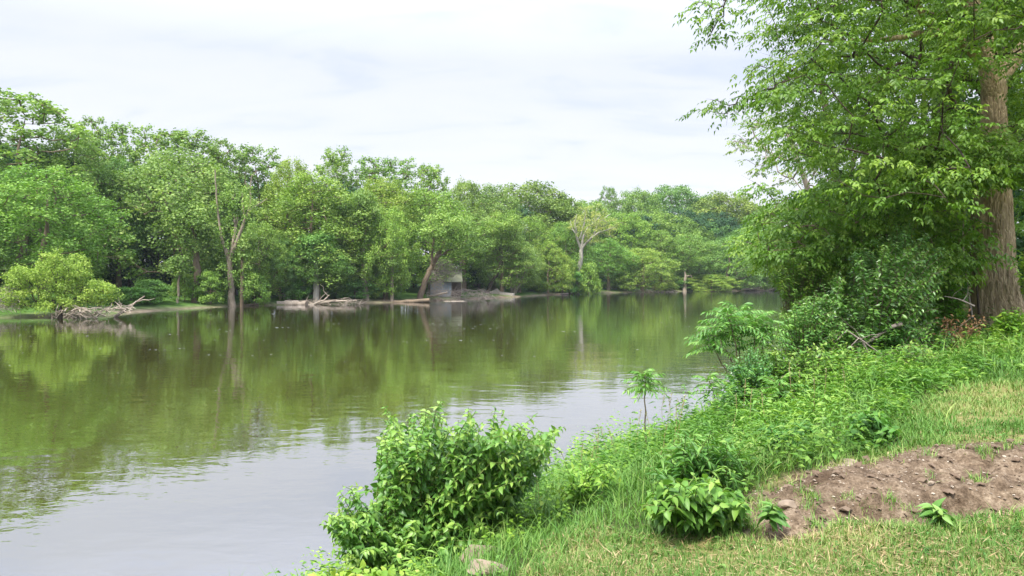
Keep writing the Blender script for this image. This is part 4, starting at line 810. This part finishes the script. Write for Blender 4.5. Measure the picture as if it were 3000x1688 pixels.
shrub('sapling', [(2470, 830), (2500, 780), (2560, 770), (2600, 800), (2600, 850), (2530, 870)], 12.6, 13.6, [gp(2530, 13.2), gp(2560, 13.1)], 60, 'bright leafy seedlings at the foot of the thick trunk', 'vine', .1, .6, 7, .3, t='fold', dmin=.1, tint=(.8, .95, .8))
shrub('sapling', [(2540, 640), (2600, 600), (2620, 700), (2550, 700)], 13.3, 14.3, [gp(2600, 14.)], 26, 'yellow-green leafy shoots beside the thick trunk at the right edge', 'vine', .1, .6, 7, .5, t='fold', dmin=.1)
shrub('broadleaf_herb', [(1612, 1290), (1625, 1240), (1640, 1200), (1700, 1205), (1740, 1190), (1800, 1195), (1850, 1220), (1890, 1265), (1870, 1310), (1800, 1330), (1720, 1330), (1650, 1300)], 4.3, 5.3, [gp(1740, 4.7), gp(1790, 4.65), gp(1700, 4.7), gp(1830, 4.6), gp(1760, 5.1)], 130, 'broad-leaved herb clump with big oval leaves at the corner of the bare dirt', 'herb', .088, .58, 6, .3, dmin=.075, tint=(1.15, 1.08, .85), cat='plant', droop=.5, up=1.2)
shrub('goldenrod_clump', [(1640, 1180), (1660, 1120), (1720, 1085), (1800, 1080), (1860, 1110), (1880, 1170), (1850, 1215), (1740, 1190)], 5.0, 6.2, [gp(1700, 5.6), gp(1760, 5.7), gp(1820, 5.6), gp(1860, 5.8)], 110, 'clump of upright narrow-leaved weeds right behind the broad-leaved herb', 'herb', .10, .26, 9, .15, dmin=.09, tint=(.95, 1, .9), cat='plant', droop=.3, bend=.05)
shrub('goldenrod_clump', [(1900, 1130), (1930, 1060), (2000, 1050), (2060, 1080), (2080, 1140), (2000, 1160)], 6.0, 7.2, [gp(1960, 6.5), gp(2030, 6.6)], 70, 'clump of narrow-leaved weeds above the left end of the bare dirt', 'herb', .10, .26, 9, .15, dmin=.09, tint=(.8, .95, .85), cat='plant', droop=.3, bend=.05)
shrub('leafy_herb', [(1400, 1230), (1430, 1170), (1500, 1150), (1560, 1190), (1580, 1250), (1480, 1280)], 6., 7.4, [gp(1450, 6.6), gp(1530, 6.7)], 80, 'light green leafy weeds right of the large bush', 'vine', .075, .5, 8, .2, dmin=.09, tint=(.75, .9, .9), cat='plant', droop=.3, t='fold')
shrub('leafy_herb', [(2110, 1120), (2140, 1040), (2220, 1030), (2260, 1080), (2240, 1130), (2180, 1150)], 5.9, 6.6, [gp(2190, 6.3), gp(2210, 6.3)], 60, 'dark leafy herb clump just above the far edge of the bare dirt', 'herb', .085, .55, 6, .3, dmin=.07, tint=(.9, 1., .8), cat='plant')
shrub('leafy_herb', [(1090, 1440), (1085, 1400), (1110, 1370), (1140, 1390), (1145, 1440)], 5.1, 5.4, [gp(1115, 5.25)], 14, 'small pale-topped herb at the front foot of the large bush', 'herb', .12, .5, 5, .4, dmin=.04, cat='plant', droop=1.0)
shrub('weed', [(1920, 1290), (1950, 1260), (1965, 1300)], 4.3, 4.45, [gp(1945, 4.4)], 7, 'single green weed growing on the left part of the bare dirt', 'herb', .09, .5, 3, .3, dmin=.03, cat='plant')
shrub('weed', [(2310, 1300), (2350, 1260), (2400, 1310)], 4.1, 4.3, [gp(2350, 4.25)], 9, 'leafy weed at the lower edge of the bare dirt by the eroded hollow', 'herb', .09, .4, 3, .3, dmin=.03, cat='plant')
# yellowish leafy creepers, bottom left corner of the bank
shrub('creeper', [(780, 1449), (840, 1425), (940, 1420), (1010, 1440), (1080, 1449), (1080, 1480), (780, 1480)], 4.7, 5.1, [gp(850, 5.0), gp(930, 4.95), gp(1010, 4.9), (gp(800, 5.1))], 70, 'yellow-green creeper leaves along the bottom edge in front of the large bush', 'vine', .075, .75, 5, .3, dmin=.05, cat='plant')
# ---- sumac-like plants with long feathered leaves
def sumac(name, stems, fronds, label, L=.42, ll=.085, lw=.028, pairs=9, tint=(1, 1, 1), spread=1., cat='sapling', group=None):
    off = np.array(stems[0][0], float); r = empty(name, off); sb = Buf(); lb = Buf()
    for st in stems:
        a, e = np.array(st[0], float) - off, np.array(st[1], float) - off; c = curve(a, e, 7, .03, .012); sweep(sb, c, np.linspace(.014, .006, 7), 6)
        ang = np.arange(fronds) * 2.4 + R.uniform(0, 6); f = np.linspace(0, 1, fronds)
        d = np.stack([np.cos(ang), np.sin(ang), .15 + .9 * f ** 2], 1); base = e - unit(e - a) * (1 - f)[:, None] * .22
        Ls = L * R.uniform(.75, 1.15, fronds) * (1 - .35 * f ** 3); compound(lb, base, d, pairs, Ls, ll, lw, 'lance', droop=.38 * spread)
        for q in range(fronds):
            dd = unit(d[q]); t = np.linspace(0, 1, 6)[:, None]; sweep(sb, base[q] + dd * Ls[q] * t + A(0, 0, -1) * .38 * spread * Ls[q] * t * t, np.linspace(.004, .0015, 6), 4, cap=False)
    sb.build('stem', M['bark'], r); o = lb.build('foliage', M['sumac'], r); o.color = (*tint, 1); tag(r, label, cat, group); return r
Ys = 10.6
sumac('sumac', [(gp(1880, Ys), P(1850, 800, Ys)), (gp(1885, Ys), P(1800, 825, Ys)), (gp(1890, Ys), P(1900, 800, Ys - .2)), (gp(1880, Ys), P(1860, 780, Ys + .4)), (gp(1870, Ys), P(1780, 850, Ys + .1)), (gp(1890, Ys), P(1925, 830, Ys)), (gp(1880, Ys), P(1830, 790, Ys - .3))], 13, 'flat-topped sumac with long feathered leaves arching over the water', L=.52, ll=.105, lw=.032, cat='shrub', tint=(1.15, 1.15, 1.15))
sumac('sumac_sapling', [(gp(1628, 9.6), P(1622, 945, 9.6))], 19, 'slender single-stemmed sumac sapling standing against the bright water', L=.36, ll=.085, lw=.03, pairs=8, tint=(1.3, 1.2, 1.1))
sumac('sumac_sapling', [(gp(1815, 9.8), P(1782, 950, 9.8))], 9, 'leaning sumac sapling left of the dark small-leaved shrub', L=.34, ll=.085, lw=.03, pairs=8, tint=(1.3, 1.2, 1.1))
sumac('sumac_sapling', [(gp(1940, 8.6), P(1925, 990, 8.6)), (gp(1960, 8.7), P(1960, 960, 8.7)), (gp(1960, 8.7), P(2000, 980, 8.8))], 10, 'fern-like clump of sumac leaves low on the bank right of the leaning sapling', L=.42, ll=.095, lw=.033, tint=(1.3, 1.2, 1.1))
sumac('sumac_sapling', [(gp(1885, 7.6), P(1850, 1090, 7.6)), (gp(1900, 7.6), P(1930, 1080, 7.6))], 8, 'small low sumac seedlings among the weeds below the fern-like clump', L=.3, ll=.07, lw=.026)
# ---- ground cover, weeds and grass (uncountable)
def scatter(n, r0, r1, a0=-38, a1=50, power=1.):
    r = r0 + (r1 - r0) * R.random(n) ** power; a = np.radians(R.uniform(a0, a1, n)); x = r * np.sin(a); y = r * np.cos(a); return x, y
def bank_mask(x, y):
    pts = np.stack([x, y], 1); ins = inside(pts, RIVER); dn = seg_dist(pts, NEAR); df = seg_dist(pts, FAR); return (~ins) & (dn < df), dn
def blades(bf, x, y, z, h, w, lean=.5, rnd=None, segs=3):
    n = len(x); a = R.uniform(0, 6.283, n); d = np.stack([np.cos(a), np.sin(a), 0 * a], 1); s = np.stack([-np.sin(a), np.cos(a), 0 * a], 1); b0 = np.stack([x, y, z], 1); ln = lean * R.random(n) * h
    t = np.array([0, .4, .75, 1]); ww = np.array([1, .85, .5, .04]); V = []
    for k in range(4):
        c = b0 + d * (ln * t[k] ** 2 * 1.2)[:, None] + A(0, 0, 1) * (h * t[k] * (1 - .25 * lean * t[k]))[:, None]
        V += [c - s * (w * ww[k] / 2)[:, None], c + s * (w * ww[k] / 2)[:, None]]
    V = np.stack(V, 1).reshape(-1, 3); Fq = np.array([[0, 1, 3, 2], [2, 3, 5, 4], [4, 5, 7, 6]]); FF = (Fq[None] + (np.arange(n) * 8)[:, None, None]).reshape(-1, 4)
    bf.add(V, FF, np.repeat(R.random(n) if rnd is None else rnd, 8))
def lawn_and_grass():
    x, y = scatter(260000, 2.9, 13, -22, 50, 1.25); ok, dn = bank_mask(x, y); sdl = poly_sd(x, y, LAWN) + .3 * fbm(x * 2, y * 2, 4); sdd = poly_sd(x, y, DIRT) + .22 * fbm(x * 3, y * 3, 4)
    thin = fbm(x * 1.6, y * 1.6, 4); keep = ok & (sdl > -.05) & ((sdd < -.02) | ((sdd < .16) & (R.random(len(x)) < .22)) | (R.random(len(x)) < .006)) & (R.random(len(x)) < .92 - 1.1 * np.clip(thin, 0, .6)); x, y = x[keep], y[keep]; thin = thin[keep]
    z = near_h(x, y) - .006; dist = np.hypot(x, y); n = len(x); h = R.uniform(.03, .075, n) * (1 + .5 * fbm(x * 2.5 + 7, y * 2.5, 2)) * np.interp(dist, [3, 10], [1, 1.5]); w = R.uniform(.003, .0055, n) * np.interp(dist, [3, 6, 13], [1, 1.4, 2.6])
    dry = np.clip(.42 - .42 * np.clip((dist - 6) / 2, 0, 1) + 1.3 * fbm(x * 1.1 + 3, y * 1.1 + 5, 4) + .28 * R.normal(size=n), 0, 1)
    dry = np.where(dist > 5.8, np.minimum(dry, .55 + .15 * R.random(n)), dry)
    b = Buf(); blades(b, x, y, z, h, w, .9, dry); tag(b.build('lawn_grass', M['lawn']), 'short mown grass with dry patches in the foreground', 'grass', kind='stuff')
    # straw thatch lying flat
    m = R.random(n) < np.interp(dist, [4, 7], [.22, .06]); k = m.sum(); b = Buf(); al = rdir(k) * A(1, 1, .15); leaves(b, np.stack([x[m], y[m], z[m] + R.uniform(.008, .03, k)], 1), al, np.tile(A(0, 0, 1), (k, 1)), R.uniform(.04, .1, k), w[m] * 1.3, 'card')
    tag(b.build('dry_thatch', M['straw']), 'dry straw thatch lying between the grass blades', 'dry grass', kind='stuff')
    # taller grass on the bank and the meadow strip up to the trunk
    x, y = scatter(150000, 3.6, 22, -24, 50, 1.); ok, dn = bank_mask(x, y); sdl = poly_sd(x, y, LAWN) + .35 * fbm(x * 1.5, y * 1.5, 4)
    keep = ok & (sdl < .22) & (poly_sd(x, y, DIRT) < -.0) & (dn > .15); x, y = x[keep], y[keep]; sdl = sdl[keep]; n = len(x); z = near_h(x, y) - .01; dist = np.hypot(x, y)
    h = R.uniform(.07, .24, n) * np.interp(-sdl, [-.3, .8], [.6, 1.1]) * (1 + .7 * fbm(x * 1.2, y * 1.2, 3)) * np.where(R.random(n) < .07, 2.1, 1.); w = R.uniform(.004, .008, n) * np.interp(dist, [4, 8, 20], [1, 1.6, 3.2])
    b = Buf(); blades(b, x, y, z, h, w, 1.1, np.clip(.35 + .5 * fbm(x, y, 3) + .25 * R.normal(size=n), 0, 1)); tag(b.build('tall_grass', M['grass']), 'taller uncut grass over the bank and below the trees', 'grass', kind='stuff')
lawn_and_grass()
def tufts():
    b = Buf()
    for dx, dy, n, h in [(2455, 1205, 90, .07), (2130, 1265, 30, .06), (1985, 1240, 40, .07), (2240, 1175, 30, .08), (2340, 1215, 26, .05), (2060, 1210, 20, .06)] + [(R.uniform(1880, 2620), R.uniform(1262, 1345), int(R.uniform(15, 70)), R.uniform(.05, .13)) for _ in range(46)] + [(R.uniform(1900, 2560), np.interp(R.random(), [0, 1], [0, 0]) + 1185 - .13 * (R.uniform(1900, 2560) - 2000) , 30, R.uniform(.07, .16)) for _ in range(26)]:
        c = ground_at(dx, dy); x = c[0] + R.normal(size=n) * .03; y = c[1] + R.normal(size=n) * .03; blades(b, x, y, near_h(x, y) - .005, h * R.uniform(.5, 1.2, n), R.uniform(.003, .006, n), 1.2)
    tag(b.build('grass_tufts', M['grass']), 'grass tufts creeping in from the edges of the bare dirt', 'grass', kind='stuff')
tufts()
def weeds(name, n, cond, leafm, leafL, ratio, hmin, hmax, label, t='fold', per=7, tint=(1, 1, 1), r0=4, r1=20, stems=True):
    x, y = scatter(n, r0, r1, -24, 50, .9); ok, dn = bank_mask(x, y); sdl = poly_sd(x, y, LAWN); keep = ok & cond(x, y, dn, sdl) & (poly_sd(x, y, DIRT) < 0); x, y = x[keep], y[keep]; q = [ground_at(1215, 1415), ground_at(1235, 1450)]; k2 = np.ones(len(x), bool)
    for c in q: k2 &= np.hypot(x - c[0], y - c[1]) > .42
    k2 &= ~((x < -.1) & (y < 5.4) & (R.random(len(x)) < .6)); x, y = x[k2], y[k2]; z = near_h(x, y); n = len(x)
    h = R.uniform(hmin, hmax, n) * np.clip(1 + 1.3 * fbm(x * .9 + 31, y * .9, 3), .5, 1.8); lean = R.normal(size=(n, 2)) * .25; sc = np.interp(np.hypot(x, y), [5, 18], [1, 1.7]); b = Buf(); ps, al, nr, rn, ll = [], [], [], [], []; pr = np.clip(.5 + 1.6 * fbm(x * .8 + 51, y * .8, 3) + .3 * R.normal(size=n), 0, 1)
    for k in range(per):
        f = (k + 1) / per; a = R.uniform(0, 6.28, n); p = np.stack([x + lean[:, 0] * h * f, y + lean[:, 1] * h * f, z + h * f], 1)
        ps.append(p); al.append(np.stack([np.cos(a), np.sin(a), R.uniform(-.4, .35, n)], 1)); nr.append(A(0, 0, 1) + .35 * R.normal(size=(n, 3))); rn.append(np.clip(pr * .5 + .35 * R.random(n) + .25 * (f - .5), 0, 1)); ll.append(leafL * R.uniform(.6, 1.25, n) * sc * (1.1 - .3 * f))
    ll = np.concatenate(ll); leaves(b, np.concatenate(ps), np.concatenate(al), np.concatenate(nr), ll, ll * ratio, t, np.concatenate(rn)); o = b.build(name, M[leafm]); o.color = (*tint, 1); tag(o, label, 'weeds', kind='stuff')
nz = lambda x, y, s, o: fbm(x * s + o, y * s + o, 3)
weeds('ground_cover', 16000, lambda x, y, dn, s: (s < .02) & (nz(x, y, .9, 3) > -.05), 'herb', .07, .5, .1, .42, 'mixed leafy weeds covering the bank', tint=(1.15, 1.08, .85))
weeds('creeping_vine', 8000, lambda x, y, dn, s: (s < -.2) & (dn < 3.2) & (nz(x, y, .8, 20) > -.12), 'vine', .055, .75, .08, .38, 'yellow-green creeping vines along the water side of the bank', tint=(.92, 1, .9), r1=15)
weeds('goldenrod', 3800, lambda x, y, dn, s: (s < -.1) & (s > -2.6) & (nz(x, y, .7, 40) > -.03), 'herb', .10, .2, .25, .55, 'upright narrow-leaved weeds in a band beside the lawn', per=14, tint=(1.1, 1.08, .8), r1=12)
weeds('lawn_weeds', 1400, lambda x, y, dn, s: (s > .0), 'herb', .035, .6, .015, .05, 'small flat weeds dotted through the lawn', per=4, r0=3, r1=10)
# seed stalks standing against the water
def stalks():
    b = Buf(); h_ = Buf()
    for dx, Y, H in [(1500, 9, .6), (1515, 9, .5), (1530, 8.8, .55), (1660, 9.5, .75), (1672, 9.5, .7), (1690, 9.6, .65), (1640, 9.4, .5), (1790, 9, .5), (1445, 8.5, .45), (1345, 7, .5), (1560, 9.3, .45), (1280, 6.9, .62), (1370, 7.1, .65)] + [(R.uniform(1450, 2200), R.uniform(7, 10), R.uniform(.4, .7)) for _ in range(22)]:
        p = np.array(gp(dx, Y)); e = p + A(R.normal() * .08, R.normal() * .08, H); sweep(b, curve(p, e, 5, 0, .02), [.003] * 5, 3, cap=False)
        k = 12; f = R.uniform(.78, 1, k)[:, None]; leaves(h_, p + (e - p) * f, unit(A(0, 0, 1) + .7 * R.normal(size=(k, 3))), rdir(k), .028, .012, 'card')
    b.add(*(lambda q: (q.V, q.F))(type('q', (), {'V': np.zeros((0, 3)), 'F': np.zeros((0, 3), int)})) ) if False else None
    V, a = h_.arrays(); b.add(V, np.concatenate(h_.Q), a, 1); tag(b.build('seed_stalks', [M['straw'], M['flower']]), 'thin grass stalks with seed heads standing above the bank weeds', 'grass stalks', kind='stuff')
stalks()
# dry brown foliage beside the trunk, bare twigs and a sawn branch in the mound
def dead_foliage():
    b = Buf(); t = Buf()
    for pts in ([(2440, 800), (2380, 850), (2300, 870)], [(2400, 870), (2385, 830), (2380, 800)], [(2470, 810), (2440, 830), (2400, 850)], [(2330, 890), (2310, 865), (2295, 850)], [(2380, 880), (2350, 860), (2330, 850)]):
        p = np.array([P(x, y, 12.4) for x, y in pts]); d = np.linspace(0, 1, 3); tt = np.linspace(0, 1, 9); q = np.stack([np.interp(tt, d, p[:, k]) for k in range(3)], 1); sweep(t, q, np.linspace(.012, .004, 9), 4)
        k = 120; i = R.random(k); c = np.stack([np.interp(i, tt, q[:, j]) for j in range(3)], 1) + R.normal(size=(k, 3)) * .07; leaves(b, c, rdir(k) + A(0, 0, -.8), rdir(k), .075, .035, 'fold')
    r = empty('dead_branch', P(2380, 880, 12.4)); o1 = t.build('branch', M['bark'], r); o2 = b.build('leaves', M['dead'], r)
    for o in (o1, o2): o.location = -r.location
    tag(r, 'fallen branch with rust-brown dry leaves beside the thick trunk', 'branch')
dead_foliage()
for lst, D, rad, lab, nb in [([(2168, 868), (2200, 850), (2240, 822), (2268, 815)], 11.6, [.02, .028, .035, .035], 'sawn-off limb end sticking out of the dark shrub mound', 1),
    ([(2245, 830), (2235, 770), (2220, 710), (2205, 660)], 11.9, [.03, .025, .02, .012], 'tall bare stem rising through the dark shrub mound', 1),
    ([(2190, 905), (2170, 860), (2130, 830), (2100, 860)], 11.3, [.018, .016, .014, .008], 'arching bare branch low in the dark shrub mound', 2),
    ([(2250, 910), (2200, 880), (2160, 850), (2140, 870)], 11.2, [.012, .011, .01, .005], 'tan curved twig crossing below the sawn-off limb', 1),
    ([(2450, 770), (2410, 752), (2375, 745)], 12.8, [.018, .014, .005], 'pale bare twig pointing left from the foot of the thick trunk', 2),
    ([(2445, 800), (2430, 700), (2420, 600), (2428, 500)], 14.2, [.02, .018, .016, .01], 'dangling vine stem hanging left of the thick trunk', 1),
    ([(2462, 790), (2455, 700), (2440, 640), (2450, 560)], 14.4, [.025, .02, .018, .01], 'dark vine stem climbing against the left side of the thick trunk', 0)]:
    log('bare_branch', lst, D, rad, lab, 'twig' if 'dark' not in lab[:5] else 'barkdark', branches=nb, cat='branch')
# ---- stones
def rock(c, s, label, mat='stone', seed=0, name='rock'):
    n, m = 14, 22; th = np.linspace(0, np.pi, n)[:, None]; ph = np.linspace(0, 2 * np.pi, m, endpoint=False)[None]; d = np.stack([np.sin(th) * np.cos(ph), np.sin(th) * np.sin(ph), np.cos(th) + 0 * ph], -1).reshape(-1, 3)
    rr = np.random.default_rng(seed); k = unit(rr.normal(size=(14, 3))); hh = rr.uniform(.62, .95, 14); dd = d @ k.T; q = np.min(np.where(dd > .05, hh / np.maximum(dd, .05), 9), axis=1); q = np.minimum(q, 1.1)
    V = d * q[:, None] * A(*s); i = np.arange(n - 1)[:, None] * m; j = np.arange(m)[None]; j2 = (j + 1) % m; bf = Buf(); bf.add(V, np.stack([i + j, i + m + j, i + m + j2, i + j2], -1).reshape(-1, 4)); o = bf.build(name, M[mat], smooth=False); o.location = c; o.rotation_euler = (0, 0, seed * 1.3); tag(o, label, 'rock'); return o
def rg(dx, dy, up=0.):
    x, y = ground_at(dx, dy); return (x, y, float(near_h(np.array([x]), np.array([y]))[0]) + up)
rock(rg(1205, 1405, .02), (.13, .16, .09), 'flat tan rock half buried at the foot of the large bush', 'tanstone', 1)
rock(rg(1225, 1440, .0), (.15, .1, .07), 'lower grey-brown rock right below the flat tan one, in front of the large bush', 'tanstone', 2)
rock(rg(2120, 1168, .0), (.2, .09, .035), 'flat tan stone slab along the far edge of the bare dirt', 'tanstone', 3, 'stone_slab')
rock(rg(2572, 840, .05), (.25, .2, .16), 'pale grey rock at the right edge beside the trunk foot', 'stone', 4)
rock(rg(2600, 850, .05), (.3, .2, .14), 'pale rock partly beyond the right edge, behind the grass', 'stone', 6)
rock(rg(1985, 1300, .01), (.07, .045, .035), 'brown clod of earth at the left end of the bare dirt', 'tanstone', 7)
rock(rg(2020, 1325, .0), (.045, .035, .025), 'small whitish stone at the lower edge of the bare dirt', 'stone', 8)
rock(rg(1460, 1290, .0), (.05, .04, .025), 'small tan stone in the grass right of the large bush', 'tanstone', 9)
def pebbles():
    n = 5200; P0 = np.array(DIRT); x = R.uniform(P0[:, 0].min(), P0[:, 0].max(), n); y = R.uniform(P0[:, 1].min(), P0[:, 1].max(), n); k = poly_sd(x, y, DIRT) > -.05; x, y = x[k], y[k]; n = len(x); z = near_h(x, y)
    s = .0035 + .009 * R.random(n) ** 4 + (R.random(n) < .012) * .012; cl = R.random(n) < .05; s = np.where(cl, R.uniform(.012, .034, n), s); rc = np.where(cl, .25 * R.random(n), R.random(n) ** 1.4); oc = np.array([(1, 0, 0), (0, 1, 0), (-1, 0, 0), (0, -1, 0), (0, 0, .7), (0, 0, -.7), (.6, .6, .4), (-.6, .6, .4), (-.6, -.6, .4), (.6, -.6, .4)], float)
    Fc = np.array([(0, 6, 9), (0, 1, 6), (1, 2, 7), (1, 7, 6), (2, 3, 8), (2, 8, 7), (3, 0, 9), (3, 9, 8), (6, 7, 4), (7, 8, 4), (8, 9, 4), (9, 6, 4)]); V = oc[None] * s[:, None, None] * R.uniform(.6, 1.4, (n, 1, 3)) * (1 + .2 * R.normal(size=(n, 10, 1))) + np.stack([x, y, z + s * .2], 1)[:, None]
    b = Buf(); b.add(V.reshape(-1, 3), (Fc[None] + (np.arange(n) * 10)[:, None, None]).reshape(-1, 3), np.repeat(rc, 10)); tag(b.build('gravel', M['pebble'], smooth=False), 'pebbles and crumbs of soil strewn over the bare dirt', 'gravel', kind='stuff')
pebbles()
# unused prototypes leave
for lst in PR.values():
    for pr in lst:
        if not pr[3]:
            for c in list(pr[0].children): bpy.data.objects.remove(c)
            bpy.data.objects.remove(pr[0])
# ------------------------------------------------------------------ haze
HAZE = .00016
if HAZE:
    b = Buf(); x0, x1, y0, y1, z0, z1 = -430, 630, -70, 710, -3, 60
    V = [(x, y, z) for x in (x0, x1) for y in (y0, y1) for z in (z0, z1)]; b.add(V, [[0, 1, 3, 2], [4, 6, 7, 5], [0, 4, 5, 1], [2, 3, 7, 6], [0, 2, 6, 4], [1, 5, 7, 3]])
    m, nt, N, L, o = newmat('pale_air'); pv = N.new('ShaderNodeVolumePrincipled'); pv.inputs['Color'].default_value = (.78, .88, 1, 1); pv.inputs['Density'].default_value = HAZE; L.new(pv.outputs[0], o.inputs['Volume'])
    tag(b.build('haze', m, smooth=False), 'thin pale summer haze over the river', 'haze', kind='stuff')
